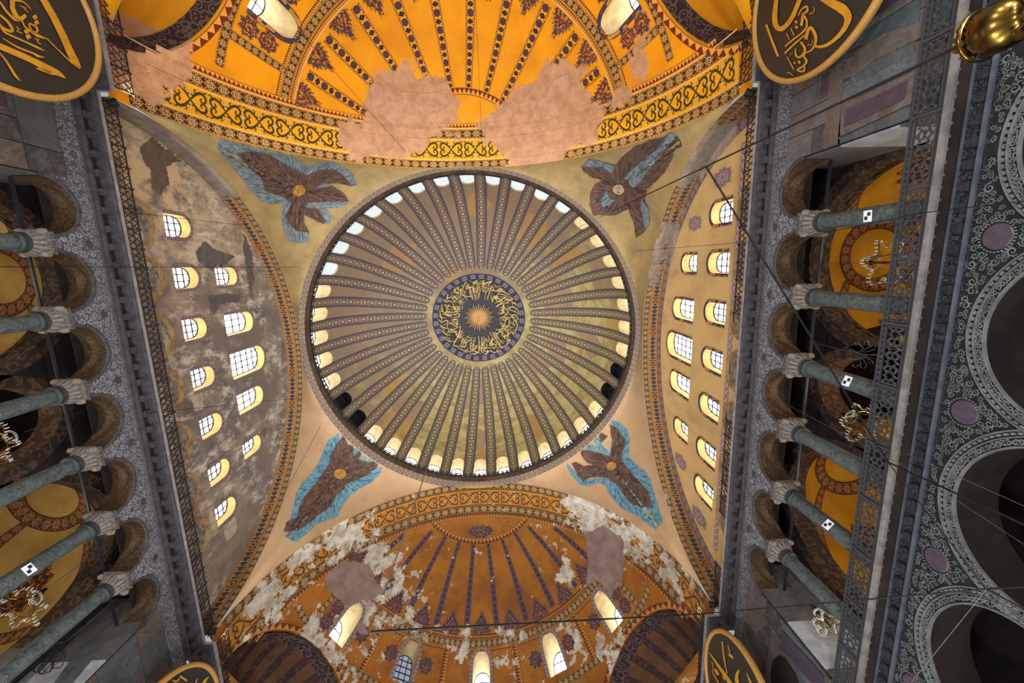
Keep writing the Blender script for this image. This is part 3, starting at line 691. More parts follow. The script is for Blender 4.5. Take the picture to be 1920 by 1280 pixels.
for sx in (-1, 1):
    Ft = F_tymp(sx); hz = HZ[sx] - .02
    outer = [(B_Y * math.cos(PI * i / 60), S_Z + hz * math.sin(PI * i / 60)) for i in range(61)] + [(-B_Y, 22.4), (B_Y, 22.4)]
    wins = []
    for y, z in LOW: y_, z_ = ty(sx, y, 27.0 if sx < 0 else 26.5); wins.append((y_, z_, .66, z_ + (1.35 if sx < 0 else 1.85), .7))
    for y, z0, z1, hw in UPP: y_, z_ = ty(sx, y, z0 - (0 if sx < 0 else .2)); wins.append((y_, z_, hw, z_ + z1 - z0 - hw + (0 if sx < 0 else .2), hw))
    loops = [archloop(y, z0, hw, zs, hv) for y, z0, hw, zs, hv in wins]
    wl = region('wall_left' if sx < 0 else 'wall_right', Ft, outer, loops, .8, MAT['tymL' if sx < 0 else 'tymR'], wear=wear_tL if sx < 0 else wear_tR, smooth=False, **STR)
    TYM[sx] = wl
    for (y, z0, hw, zs, hv), lp in zip(wins, loops):
        a = np.array(lp); L = Ft(a[:, 0], a[:, 1]); big = hw > .8
        window_obj(L, np.array([sx, 0, 0.]), .6, MAT['reveal'], grid=(4, 6) if big else (3, 4), pane='pane', split=True)
        arch_border('window_border', Ft, y, z0, hw + .01, zs, hv + .01, .2, MAT['check'] if sx > 0 else MAT['arch_vio'], wl, .22 if sx > 0 else .3)
    # border following the arch
    Fb = lambda t, d, sx=sx: np.stack([sx * TX + 0 * t, (B_Y - d) * np.cos(np.radians(t)), S_Z + (HZ[sx] - d) * np.sin(np.radians(t))], -1)
    if sx > 0:
        sheet('violet_border', Fb, 8, 172, 120, 0.03, .75, 2, MAT['arch_vio'], wl, off=.02, us=55, vs=1, wear=wear_arch)
        sheet('lattice_border', Ft, -13.2, 13.2, 60, 26.05, 26.55, 1, MAT['lattice'], wl, off=.02, us=52, vs=1)
    # blind lunettes along the foot
    for i, y in enumerate((-9.5, -6.4, -3.2, 0, 3.2, 6.5, 9.5)):
        zt = 25.1 if sx > 0 else 25.25; y = ty(sx, y, 0)[0]; rr = 1.05; b = MB(); n = 16; V = []
        for k in range(n + 1):
            a = PI * k / n
            for r_, dx in ((rr, .02), (rr + .26, .10), (rr + .30, .02)): V.append((sx * (TX - dx), y + r_ * math.cos(a), zt + r_ * math.sin(a)))
        b.add(V, [(k * 3 + j, (k + 1) * 3 + j, (k + 1) * 3 + j + 1, k * 3 + j + 1) for k in range(n) for j in range(2)])
        b.build('lunette_arch', plain('lunette_ochre_band', '#A88C62', .8, .2, c2='#86603C', sc=2), wl)
        d = MB(); d.add([(sx * (TX - .02), y, zt)] + [(sx * (TX - .02), y + rr * math.cos(PI * k / n), zt + rr * math.sin(PI * k / n)) for k in range(n + 1)], [(0, k + 1, k + 2) for k in range(n)])
        d.build('lunette_field', plain('lunette_stained_plaster', '#9A8E7E', .85, .2, c2='#5E5650', sc=3), wl)
for (y, z, s_) in ((-11.7, 28.4, 1.0), (-9.25, 31.8, .9), (9.5, 32.1, .95), (12.2, 28.7, 1.0)):   # painted cartouches of the yellow tympanum
    b = MB(); n = 40; V = [(TX - .02, y, z)]; UV = [(0, 0)]
    for k in range(n):
        a = 2 * PI * k / n; r_ = s_ * (1 + .28 * abs(math.sin(a * 5 + .4)) * (k % 2)) * (.72 if abs(math.cos(a)) > .7 else 1)
        V.append((TX - .02, y + r_ * .78 * math.cos(a), z + r_ * math.sin(a))); UV.append((math.cos(a), math.sin(a)))
    if 'cart' not in MAT: MAT['cart'] = pat_medallion('cartouche_violet', '#BA9A74', '#86707E', '#746072')
    new_obj('cartouche', mesh('cartouche', V, [(0, k + 1, (k + 1) % n + 1) for k in range(n)], UV), MAT['cart'], TYM[1])

bvhW = bvh_of([TYM[-1]])
MAT['patch_brown'] = plain('smooth_brown_patch', '#6E5C4E', .9, .15, c2='#5E4E42', sc=2); MAT['patch_grey'] = plain('smooth_grey_patch', '#68605C', .9, .15, c2='#5A5250', sc=2); MAT['patch_pale'] = plain('pale_plaster_patch', '#B8AC9A', .9, .15, c2='#948878', sc=2)
def jag(poly, st, amp, seed):
    r = np.random.default_rng(seed); d = dens(poly, st); return [(x + r.normal(0, amp), y + r.normal(0, amp)) for x, y in d]
for i, (mt, pl) in enumerate((('patch_brown', [(262, 275), (290, 255), (345, 262), (395, 292), (432, 322), (442, 346), (420, 340), (390, 320), (330, 302), (312, 312), (316, 345), (300, 365), (284, 350), (282, 320), (268, 300)]), ('patch_grey', [(366, 474), (384, 450), (400, 466), (420, 474), (442, 480), (416, 500), (396, 507), (374, 492)]),
    ('patch_grey', [(458, 440), (470, 470), (476, 520), (470, 560), (464, 520), (456, 470)]), ('patch_grey', [(390, 556), (420, 550), (450, 552), (448, 566), (410, 570), (404, 590), (394, 580)]), ('patch_pale', [(356, 742), (376, 738), (384, 764), (366, 772)]), ('patch_pale', [(418, 985), (440, 968), (446, 990), (428, 1012), (420, 1010)]),
    ('patch_grey', [(452, 428), (480, 430), (484, 446), (466, 452)]), ('patch_pale', [(245, 420), (262, 418), (285, 500), (276, 510), (258, 470)]), ('patch_pale', [(300, 610), (318, 640), (330, 690), (322, 700), (310, 660)]))):
    paint('plaster_patch', bvhW, jag(pl, 4, .9, 20 + i), 6, MAT[mt], TYM[-1], .03)
# ------------------------------------------------------------------ the two great conches
wearT = blobs([(semi_pt(p, -1), r, s) for p, r, s in [((760, 195), 2.3, 1.5), ((740, 245), 2.4, 1.3), ((660, 262), 1.3, .9), ((830, 195), 1.5, 1.0), ((935, 240), 1.3, 1.0), ((1000, 215), 2.2, 1.4), ((1045, 165), 1.7, 1.2),
    ((1085, 225), 2.1, 1.3), ((1000, 275), 2.3, 1.4), ((1195, 120), 1.0, .9), ((1165, 185), .8, 1.0), ((265, 90), 2.2, 1.6), ((312, 75), 1.2, 1.0), ((1205, 60), .9, .8), ((880, 270), 1.6, .2)]])
wearB = blobs([(semi_pt(p, 1), r, s) for p, r, s in [((640, 1005), 2.2, 0.94), ((700, 1045), 2.0, 0.83), ((735, 1100), 1.9, 0.76), ((780, 1160), 1.8, 0.61), ((685, 1140), 1.5, 0.68), ((1095, 955), 2.3, 0.90), ((1150, 1005), 2.2, 0.86),
    ((1205, 1000), 1.7, 0.72), ((1060, 1075), 1.6, 0.54), ((520, 1110), 2.3, 0.58), ((590, 1190), 1.9, 0.61), ((650, 1230), 1.9, 0.61), ((960, 1220), 1.9, 0.45), ((1080, 1210), 1.9, 0.54), ((1150, 1230), 1.9, 0.68), ((860, 1210), 1.9, 0.45), ((1275, 1080), 1.4, 0.50),
    ((480, 1130), 1.5, 0.43), ((1030, 1000), 1.2, 0.43), ((560, 1040), 1.5, 0.50), ((1240, 1060), 1.4, 0.43)]])
SEMI = {}
g = G('conch_stripes_dark', .8, .2); u, v = g.uv(); st = (u.fr() - .5).abs() < .2
c = g.mix(g.noise(1, 5, .65), '#6E4A2C', '#523A2E'); c = g.mix(st * (g.noise(4, 4, .7) > .42), c, '#3A2C34'); MAT['conch_bot'] = g.out(g.dirt(c, .5, 1.0, '#2A2020'))
g = G('conch_stripes_yellow', .75, .2); u, v = g.uv(); c = g.mix(g.noise(.6, 4), '#E09A1C', '#C98418'); c = g.mix((v - .55).abs() < .04, c, '#7A5A28'); MAT['conch_top'] = g.out(g.worn(c, *WL))
g = G('conch_edge_dark', .8, .2); c = g.mix(g.step((g.voro(2.4, 'F1', 'Distance') * 14).sin(), .0, .5), '#2E2226', '#5C4A44'); MAT['conch_edge'] = g.out(c)
MAT['exedra_wall'] = plain('exedra_marble', '#5A5450', .6, .3, c2='#464244', sc=1)
for sg in (-1, 1):
    F = F_semi(sg); FA = F_archband(sg); wr = wearT if sg < 0 else wearB; sfx = 'top' if sg < 0 else 'bot'
    wdef = [(ph, 24.8, 3.2, 32.2, 3.6) for ph in ((-55, 55, -28, 28, 0))]
    wl = [archloop(*q) for q in wdef]
    ex = [[(s_ * 58 + 23 * math.cos(PI * i / 20), .6 + 20.3 * math.sin(PI * i / 20)) for i in range(21)] for s_ in (-1, 1)]
    so = region('ceiling_semidome', F, [(-90, 0), (90, 0), (90, 89.5), (-90, 89.5)], wl + ex, 3.0, MAT[sfx], wear=wr, **STR); SEMI[sg] = so
    for (ph, e0, hw, es, hv), lp in zip(wdef, wl):
        a = np.array(lp); L = F(a[:, 0], a[:, 1]); r_ = math.radians(ph); out = np.array([math.sin(r_), sg * math.cos(r_), 0])
        small = sg > 0 and ph == -28
        window_obj(L, out, .35 if small else 1.0, MAT['reveal_w'], grid=(3, 5) if small else (2, 3), pane='pane_dim' if small else 'pane')
        arch_border('window_border', F, ph, e0, hw + .05, es, hv + .05, .3, MAT['arch_vio'] if sg > 0 else MAT['check'], so, .3, eps=.2, su=.23, sv=.27)
    # bands that run with the arch
    cells = 62
    sheet('rosette_band', FA, 4, 176, 140, .02, .68, 2, MAT['ros_' + sfx], so, off=.03, us=cells, vs=1, wear=wr)
    scb = sheet('scroll_band', FA, 4, 176, 140, .76, 2.34, 3, MAT['scr_' + sfx], so, off=.03, us=24, vs=1, wear=wr)
    ink, flo = MB(), MB(); NU = 22
    def fa_pt(u, v, k):
        P, N = normals_in(FA, np.array([5 + 170 * (k + u) / NU]), np.array([.86 + v * 1.38]), .05); return P[0] + N[0] * .05
    for k in range(NU):
        for mx_, my_ in ((1, 1), (1, -1), (-1, 1), (-1, -1)):
            for pts, wd in (([(.5, .5), (.57, .62), (.68, .80), (.82, .88), (.93, .76), (.92, .58), (.84, .52), (.78, .60), (.82, .70)], [.05, .07, .11, .12, .10, .08, .07, .07, .05]), ([(.66, .78), (.62, .92), (.70, .96)], [.06, .05, .01]), ([(.86, .88), (.95, .97), (.98, .88)], [.06, .05, .01]), ([(.60, .66), (.52, .74), (.56, .84)], [.06, .05, .01])):
                P = np.array([(.5 + (x - .5) * mx_, .5 + (y - .5) * my_) for x, y in pts]); P[:, 0] *= 1.45
                l, r = stroke2d(P, wd, 2 * len(pts)); V = []
                for p, q in zip(l, r): V += [fa_pt(p[0] / 1.45, p[1], k), fa_pt(q[0] / 1.45, q[1], k)]
                ink.add(V, [(2 * i, 2 * i + 2, 2 * i + 3, 2 * i + 1) for i in range(len(l) - 1)])
        for cu, cv in ((.0, .5), (.5, .78), (.5, .22)): flo.add([fa_pt(cu + .07 * math.cos(PI * i / 4) * (1 if i % 2 == 0 else .45), cv + .12 * math.sin(PI * i / 4) * (1 if i % 2 == 0 else .45), k) for i in range(8)], [tuple(range(8))])
    for b_, nm, mt in ((ink, 'scroll_leaf', 'ink_'), (flo, 'scroll_flower', 'fl_')):
        new_obj(nm, mesh(nm, b_.v, b_.f, None, wr(np.array(b_.v))), MAT[mt + sfx], scb, kind='stuff')
    for d0 in (.69, 2.30, 3.12): sheet('cream_line', FA, 4, 176, 120, d0, d0 + .07, 1, MAT['line_top'] if sg < 0 else MAT['line_dark'], so, off=.035, wear=wr)
    sheet('rosette_band', FA, 8, 172, 140, 2.42, 3.08, 2, MAT['ros_' + sfx], so, off=.03, us=56, vs=1, wear=wr)
    sheet('tooth_band', FA, 10, 170, 140, 3.25, 3.55, 1, MAT['teeth_' + sfx], so, off=.03, us=150, vs=1, wear=wr)
    # ring under the fan of ribs and the verticals beside the windows
    for e0, e1, mt, cl in ((36.4, 38.6, 'ros_', 66), (35.4, 36.2, 'teeth_', 190), (38.8, 39.6, 'teeth_', 190)):
        sheet('ring_band', F, -74, 74, 120, e0, e1, 2, MAT[mt + sfx], so, off=.03, us=cl, vs=1, wear=wr, eps=.2)
    sheet('ring_line', F, -74, 74, 120, 39.7, 39.95, 1, MAT['line_top'] if sg < 0 else MAT['line_dark'], so, off=.03, wear=wr, eps=.2)
    if sg < 0 or True:
        sheet('ring_band', F, -74, 74, 120, 21.4, 23.4, 2, MAT['ros_' + sfx], so, off=.03, us=72, vs=1, wear=wr, eps=.2)
        for ph in (-66, -42, -14, 14, 42, 66):
            sheet('upright_band', lambda a, b, F=F: F(b, a), 23.4, 36.4, 24, ph - 1.1, ph + 1.1, 2, MAT['ros_' + sfx] if abs(ph) > 50 else MAT['teeth_' + sfx], so, off=.03, us=8 if abs(ph) > 50 else 16, vs=1, wear=wr, eps=.2)
    # ribs
    for k in range(-5, 7):
        ph = -7 + 14 * k
        if abs(ph) > 78: continue
        e0 = 41.2; e1 = 67.2 if abs(ph) < 40 else (66 if abs(ph) < 60 else 62)
        # stop at the arch band
        es = np.linspace(e0, e1, 30); V, UV = [], []; s = 0; prev = None
        for e in es:
            c = F(np.array(ph * 1.0), np.array(e)); rr = A_X * math.cos(math.radians(e)); hwm = np.interp(e, [41, 68], [.40, .26] if sg < 0 else [.27, .17]); da = math.degrees(hwm / rr)
            if abs(c[1]) - B_Y < 3.7: break
            if prev is not None: s += np.linalg.norm(c - prev) / .52
            prev = c
            for q in (-1, 0, 1):
                P, N = normals_in(F, np.array([ph + da * q]), np.array([e]), .2); V.append(P[0] + N[0] * .035); UV.append((s, (q + 1) / 2))
        n_ = len(V) // 3
        if n_ > 2: new_obj('rib', mesh('rib', V, [(i * 3 + j, (i + 1) * 3 + j, (i + 1) * 3 + j + 1, i * 3 + j + 1) for i in range(n_ - 1) for j in range(2)], UV, wr(np.array(V))), MAT['rib_' + sfx], so)
    # palmettes on the ring, between the ribs
    for k in range(-5, 6):
        ph = 14 * k; pts = []; UV = []
        for i in range(25):
            a = PI * i / 24; rr = 1.0 + (.30 * (i % 2) + .5 * math.exp(-((a - PI / 2) / .25) ** 2)) * 1.0
            pts.append((ph + 3.6 * rr * math.cos(a) * (1 if i not in (0, 24) else 1), 40.2 + 3.9 * rr * math.sin(a))); UV.append((math.cos(a), math.sin(a)))
        A = np.array([(ph, 40.2)] + pts); P, N = normals_in(F, A[:, 0], A[:, 1], .2); P = P + N * .03
        new_obj('palmette', mesh('palmette', P, [(0, i + 1, i + 2) for i in range(24)], [(0, 0)] + UV, wr(P)), MAT['med_' + sfx], so)
    # lunette at the crown of the fan
    sheet('lunette_border', F, -62, 62, 60, 67.4, 69.2, 2, MAT['teeth_' + sfx], so, off=.03, us=34, vs=1, wear=wr, eps=.2)
    # small painted cartouches between windows
    for ph in ((-50, -60, 50, 60) if sg < 0 else (-42, -14, 14, 42)):
        pass
    for ph, e in ((-62, 26.5), (-62, 31), (62, 26.5), (62, 31), (-21, 30.5), (21, 30.5), (-35, 30.5), (35, 30.5), (-48, 30.5), (48, 30.5)):
        A = np.array([(ph, e)] + [(ph + 2.2 * (1 + .3 * (i % 2)) * math.cos(PI * i / 8), e + 2.0 * (1 + .3 * (i % 2)) * math.sin(PI * i / 8)) for i in range(16)]); P, N = normals_in(F, A[:, 0], A[:, 1], .2); P = P + N * .03
        new_obj('cartouche', mesh('cartouche', P, [(0, i + 1, (i + 1) % 16 + 1) for i in range(16)], [(0, 0)] + [(math.cos(PI * i / 8), math.sin(PI * i / 8)) for i in range(16)], wr(P)), MAT['med_' + sfx], so)
    if sg > 0:
        A = np.array([(0., 71.5)] + [(14 * (1 + .25 * (i % 2)) * math.cos(PI * i / 12), 71.6 + 2.0 * (1 + .3 * (i % 2)) * math.sin(PI * i / 12)) for i in range(24)]); P, N = normals_in(F, A[:, 0], A[:, 1], .2); P = P + N * .03
        new_obj('crown_palmette', mesh('crown_palmette', P, [(0, i + 1, (i + 1) % 24 + 1) for i in range(24)], [(0, 0)] + [(math.cos(PI * i / 12), math.sin(PI * i / 12)) for i in range(24)]), MAT['med_bot'], so)
    # exedra conches
    for s_, lp in zip((-1, 1), ex):
        a = np.array(lp); Pb = F(a[:, 0], a[:, 1]); r_ = math.radians(58 * s_); o_ = np.array([math.sin(r_), sg * math.cos(r_), 0]); C0 = F(np.array(58. * s_), np.array(.6))
        n = len(Pb); nt = 14; V, UV = [], []
        for i in range(n):
            for j in range(nt + 1):
                t = PI / 2 * j / nt; V.append(C0 + math.cos(t) * (Pb[i] - C0) + math.sin(t) * o_ * 5.6); UV.append((i / (n - 1) * 11, j / nt))
        co = new_obj('ceiling_exedra', mesh('ceiling_exedra', V, [(i * (nt + 1) + j, (i + 1) * (nt + 1) + j, (i + 1) * (nt + 1) + j + 1, i * (nt + 1) + j + 1) for i in range(n - 1) for j in range(nt)], UV, wr(np.array(V)), True), MAT['conch_' + sfx], **STR)
        V = []; 
        for i in range(n):
            for t in (.015, .11, .2): V.append(C0 + math.cos(t) * (Pb[i] - C0) * .985 + math.sin(t) * o_ * 5.6)
        new_obj('edge_band', mesh('edge_band', V, [(i * 3 + j, (i + 1) * 3 + j, (i + 1) * 3 + j + 1, i * 3 + j + 1) for i in range(n - 1) for j in range(2)]), MAT['conch_edge'], co)
        # tooth band around the opening on the great conch
        o2 = np.array([(s_ * 58 + 24.6 * math.cos(PI * i / 20), .6 + 21.9 * math.sin(PI * i / 20)) for i in range(21)]); P1, N1 = normals_in(F, a[:, 0], a[:, 1], .2); P2, N2 = normals_in(F, o2[:, 0], o2[:, 1], .2)
        V = np.concatenate([P1 + N1 * .03, P2 + N2 * .03]); q = np.linspace(0, 30, 21); UV = np.concatenate([np.stack([q, 0 * q + 1], 1), np.stack([q, 0 * q], 1)])
        new_obj('opening_border', mesh('opening_border', V, [(i, i + 1, 21 + i + 1, 21 + i) for i in range(20)], UV, wr(V)), MAT['teeth_' + sfx], so)
        # exedra wall below
        base = [Pb[0] - C0, -(Pb[0] - C0)]; cur = [C0 + math.cos(PI * k / 20) * (Pb[0] - C0) + math.sin(PI * k / 20) * o_ * 5.6 for k in range(21)]
        V = [(p[0], p[1], z) for p in cur for z in (23.6, 8.0)]
        new_obj('wall_exedra', mesh('wall_exedra', V, [(2 * k, 2 * k + 2, 2 * k + 3, 2 * k + 1) for k in range(20)]), MAT['exedra_wall'], **STR)
bvhB = bvh_of([SEMI[1]]); bvhT = bvh_of([SEMI[-1]])
MAT['mauve'] = plain('bare_mauve_plaster', '#8A7672', .9, .15, c2='#75645F', sc=1.2); MAT['pinkpl'] = plain('bare_pink_plaster', '#C39A80', .9, .15, c2='#AD836A', sc=1.2)
def jag(poly, st, amp, seed):
    r = np.random.default_rng(seed); d = dens(poly, st); return [(x + r.normal(0, amp), y + r.normal(0, amp)) for x, y in d]
paint('plaster_patch', bvhB, jag([(608, 1080), (640, 1052), (690, 1055), (705, 1092), (722, 1112), (690, 1125), (676, 1155), (690, 1190), (670, 1185), (655, 1150), (640, 1125), (615, 1108)], 6, 1.6, 1), 10, MAT['mauve'], SEMI[1], .05)
paint('plaster_patch', bvhB, jag([(1098, 1000), (1130, 985), (1168, 1008), (1172, 1050), (1166, 1090), (1145, 1118), (1122, 1085), (1100, 1100), (1102, 1040)], 6, 1.6, 2), 10, MAT['mauve'], SEMI[1], .05)
paint('plaster_patch', bvhT, jag([(694, 160), (725, 155), (750, 172), (838, 176), (842, 198), (800, 215), (790, 232), (740, 232), (704, 222), (695, 195)], 7, 1.2, 3), 12, MAT['pinkpl'], SEMI[-1], .05)
paint('plaster_patch', bvhT, jag([(1010, 190), (1040, 150), (1065, 140), (1075, 160), (1060, 190), (1045, 215), (1000, 220)], 6, 1.5, 4), 12, MAT['pinkpl'], SEMI[-1], .05)
# ------------------------------------------------------------------ galleries, arcades, cornices
COLY = [-8.05, -4.85, -1.65, 1.55, 4.8, 8.05]
WX0, WX1 = 16.0, 17.1
ends = [-10.9] + COLY + [10.95]
GAL = {}
def box_obj(name, c, s, mat, parent=None, **kw): return MB().box(c, s).build(name, mat, parent, **kw)
PIERS = {}
for sx in (-1, 1):
    side = 'left' if sx < 0 else 'right'
    Fw = lambda y, z, sx=sx: np.stack([sx * WX0 + 0 * y, y, z], -1)
    arcs = []
    for i in range(7):
        y0, y1 = ends[i] + (.38 if i > 0 else .15), ends[i + 1] - (.38 if i < 6 else .15); arcs.append(((y0 + y1) / 2, (y1 - y0) / 2))
    Z0 = 19.95; outer = [(-11.6, 21.95), (-11.6, Z0)]
    for yc, hw in arcs: outer += [(yc - hw * math.cos(PI * k / 14), Z0 + 1.27 * math.sin(PI * k / 14)) for k in range(15)]
    outer += [(11.6, Z0), (11.6, 21.95)]
    wall = region('wall_gallery_%s' % side, Fw, outer, [], .5, MAT['frieze'], smooth=False, **STR); GAL[sx] = wall
    # back face
    region('back_face', lambda y, z, sx=sx: np.stack([sx * WX1 + 0 * y, y, z], -1), outer, [], .8, MAT['gal_dark'], wall, smooth=False)
    for yc, hw in arcs:
        Fo = lambda t, x, yc=yc, hw=hw, sx=sx: np.stack([sx * x + 0 * t, yc - hw * np.cos(np.radians(t)), Z0 + 1.27 * np.sin(np.radians(t))], -1)
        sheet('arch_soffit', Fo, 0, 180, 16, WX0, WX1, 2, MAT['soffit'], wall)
        # raised moulding round the arch
        b = MB(); V = []
        for k in range(17):
            a = PI * k / 16
            for r_, dx in ((0, 0), (.03, .05), (.14, .05), (.17, 0)): V.append((sx * (WX0 - dx), yc - (hw + r_) * math.cos(a), Z0 + (1.27 + r_) * math.sin(a)))
        b.add(V, [(k * 4 + j, (k + 1) * 4 + j, (k + 1) * 4 + j + 1, k * 4 + j + 1) for k in range(16) for j in range(3)]); b.build('arch_moulding', MAT['cornice_lit'], wall)
        tb = MB(); tb.bar((sx * (WX1 + .15), yc - hw, Z0 + .1), (sx * (WX1 + .15), yc + hw, Z0 + .1), .10); tb.build('tie_beam', MAT['tie'], wall)
    for i, y in enumerate(COLY):   # small porphyry bosses and framed leaf panels over the columns
        MB().lathe([(.001, .05), (.15, .05), (.17, 0)], 14, (sx * WX0, y, 21.45), [[0, 0, -sx], [0, 1, 0], [sx, 0, 0]]).build('boss', MAT['porphyry'], wall)
    # cornice above the gallery arcade
    co = MB(); prof = [(16.0, 21.9), (15.93, 21.95), (15.93, 22.1), (15.86, 22.12), (15.86, 22.25), (16.0, 22.26), (16.0, 22.62), (15.72, 22.66), (15.70, 22.78), (15.62, 22.82), (15.6, 22.9)]
    V = [(sx * x, y, z) for y in (-15.05, 15.05) for x, z in prof]; k = len(prof); co.add(V, [(j, j + 1, k + j + 1, k + j) for j in range(k - 1)])
    cor = co.build('trim_cornice_%s' % side, MAT['cornice_lit'], **STR)
    box_obj('recess_shade', (sx * 15.99, 0, 22.44), (.02, 30, .34), MAT['cornice'], cor)  # dark strip: shade between the modillions put into colour
    box_obj('ledge', (sx * 16.32, 0, 22.99), (1.48, 30.1, .16), MAT['ledge'], cor)
    mo = MB(); mo.box((0, 0, 0), (.28, .30, .32)); mo.box((-.02 * sx, 0, -.1), (.3, .2, .1)); mm = mo.mesh('modillion')
    for i in range(36):
        o_ = new_obj('modillion', mm, MAT['cornice_lit'], cor); o_.location = (sx * 15.87, -14.7 + i * .84, 22.46)
    # columns
    for i, y in enumerate(COLY):
        ordw = ['first', 'second', 'third', 'fourth', 'fifth', 'sixth'][i]
        c = empty('gallery_column', (sx * 16.5, y, 13.9), label='green marble gallery column, %s counting from the orange conch, under the %s wall' % (ordw, 'bare brown' if sx < 0 else 'yellow'), cat='column', group='gallery columns', kind='thing')
        prof = [(.36, .55), (.34, .9), (.335, 2.5), (.315, 4.6), (.30, 5.05)]
        MB().lathe(prof, 20, (sx * 16.5, y, 13.9)).build('shaft', MAT['shaft'], c, smooth=True)
        MB().lathe([(.30, 5.0), (.40, 5.03), (.42, 5.1), (.40, 5.17), (.36, 5.2), (.41, 5.25), (.40, 5.33), (.34, 5.36)], 20, (sx * 16.5, y, 13.9)).build('collar', MAT['collar'], c, smooth=True)
        MB().lathe([(.48, 0), (.5, .1), (.46, .2), (.4, .3), (.44, .4), (.42, .5), (.36, .56)], 16, (sx * 16.5, y, 13.9)).build('base', MAT['capital'], c, smooth=True)
        V, n = [], 24
        for z, r_, sq in ((5.34, .34, 0), (5.45, .42, .15), (5.62, .47, .45), (5.8, .52, .75), (5.9, .56, 1)):
            for j in range(n):
                a = 2 * PI * j / n + PI / n; cx_, cy_ = math.cos(a), math.sin(a); mx_ = max(abs(cx_), abs(cy_)); s1 = r_ * (1 - sq) + sq * r_ / mx_; s1 *= 1 + (.05 if j % 2 else -.03) * (1 - abs(sq - .5))
                V.append((sx * 16.5 + cx_ * s1, y + cy_ * s1, 13.9 + z))
        cap = MB(); cap.add(V, [(i_ * n + j, i_ * n + (j + 1) % n, (i_ + 1) * n + (j + 1) % n, (i_ + 1) * n + j) for i_ in range(4) for j in range(n)])
        co_ = cap.build('capital', MAT['capital'], c, smooth=False)
        vol = MB()
        for dx in (-1, 1):
            for dy in (-1, 1): vol.lathe([(.001, -.12), (.11, -.12), (.13, 0), (.11, .12), (.001, .12)], 10, (sx * 16.5 + dx * .44, y + dy * .46, 13.9 + 5.72), [[0, 0, 1], [1, 0, 0], [0, 1, 0]])
        for j in range(16):   # carved leaves
            a = 2 * PI * j / 16; r0, r1 = .40, .54; p0 = (sx * 16.5 + r0 * math.cos(a), y + r0 * math.sin(a), 19.28); p1 = (sx * 16.5 + r1 * math.cos(a), y + r1 * math.sin(a), 19.62); vol.bar(p0, p1, .09, .04, (math.cos(a), math.sin(a), 0))
        vol.build('carving', plain('capital_carving_light', '#8A827C', .7, .3, c2='#6A635E', sc=7), c)
        im = MB(); im.box((sx * 16.52, y, 19.84), (1.16, .86, .12)); im.box((sx * 16.52, y, 19.915), (1.2, .94, .05))
        for j in range(7): im.box((sx * 15.92, y - .36 + j * .12, 19.85), (.06, .06, .1))
        im.build('impost', MAT['capital'], c)
    # gallery room: floor, back arches, painted vaults
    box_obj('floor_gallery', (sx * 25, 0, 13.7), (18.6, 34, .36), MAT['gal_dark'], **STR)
    BX = 19.0; Fb = lambda y, z, sx=sx: np.stack([sx * BX + 0 * y, y, z], -1)
    bays = [(-6.7, 4.0, 4.9), (-.25, 1.9, 3.4), (6.2, 3.6, 4.8)]; hol = [[(yc + hw * math.cos(PI * k / 20), 18.1 + hh * math.sin(PI * k / 20)) for k in range(21)] + [(yc - hw, 13.8), (yc + hw, 13.8)] for yc, hw, hh in bays]
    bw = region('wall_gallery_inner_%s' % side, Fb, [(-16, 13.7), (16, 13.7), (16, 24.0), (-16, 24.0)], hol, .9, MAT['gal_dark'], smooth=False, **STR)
    for j, ((yc, hw, hh), h) in enumerate(zip(bays, hol)):
        Fo = lambda t, x, yc=yc, hw=hw, hh=hh, sx=sx: np.stack([sx * x + 0 * t, yc - hw * np.cos(np.radians(t)), 18.1 + hh * np.sin(np.radians(t))], -1)
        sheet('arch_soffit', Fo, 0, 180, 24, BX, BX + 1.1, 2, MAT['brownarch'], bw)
        sheet('arch_face', lambda t, r_, yc=yc, hw=hw, hh=hh, sx=sx: np.stack([sx * (BX - .02) + 0 * t, yc - (hw + r_) * np.cos(np.radians(t)), 18.1 + (hh + r_) * np.sin(np.radians(t))], -1), 0, 180, 30, 0, .55, 2, MAT['brownarch'], bw)
        b = MB()
        for s_ in (-1, 1): b.box((sx * (BX + .55), yc + s_ * (hw + .05), 16), (1.1, .1, 4.2))
        b.build('pier_face', MARB[0 if j != 1 else 3], bw)
        # painted domical vault behind
        vx = sx * (BX + 5.2); Fv = lambda a, e, yc=yc, hw=hw, vx=vx: np.stack([vx + 6.2 * np.cos(np.radians(a)) * np.cos(np.radians(e)), yc + (hw + 1.7) * np.sin(np.radians(a)) * np.cos(np.radians(e)), 18.0 + 7.0 * np.sin(np.radians(e))], -1)
        vm = MAT['gal_dark'] if j == 1 else MAT['gal_yel' if sx > 0 else 'gal_yel_pale']
        kp = lambda c_, sx=sx: sx * c_[0] > BX + .9
        va = sheet('ceiling_gallery_vault', Fv, 0, 360, 60, 0, 89.9, 14, vm, keep=kp, **STR)
        vl = [(vx + 6.2 * math.cos(2 * PI * q / 48), yc + (hw + 1.7) * math.sin(2 * PI * q / 48)) for q in range(49)]
        new_obj('drum', mesh('drum', [(x, y_, z) for x, y_ in vl for z in (18.0, 13.8)], [(2 * q, 2 * q + 2, 2 * q + 3, 2 * q + 1) for q in range(48) if not (sx * vl[q][0] < BX + .6)]), MAT['gal_yel' if sx > 0 else 'gal_yel_pale'] if j != 1 else MAT['gal_dark'], va)
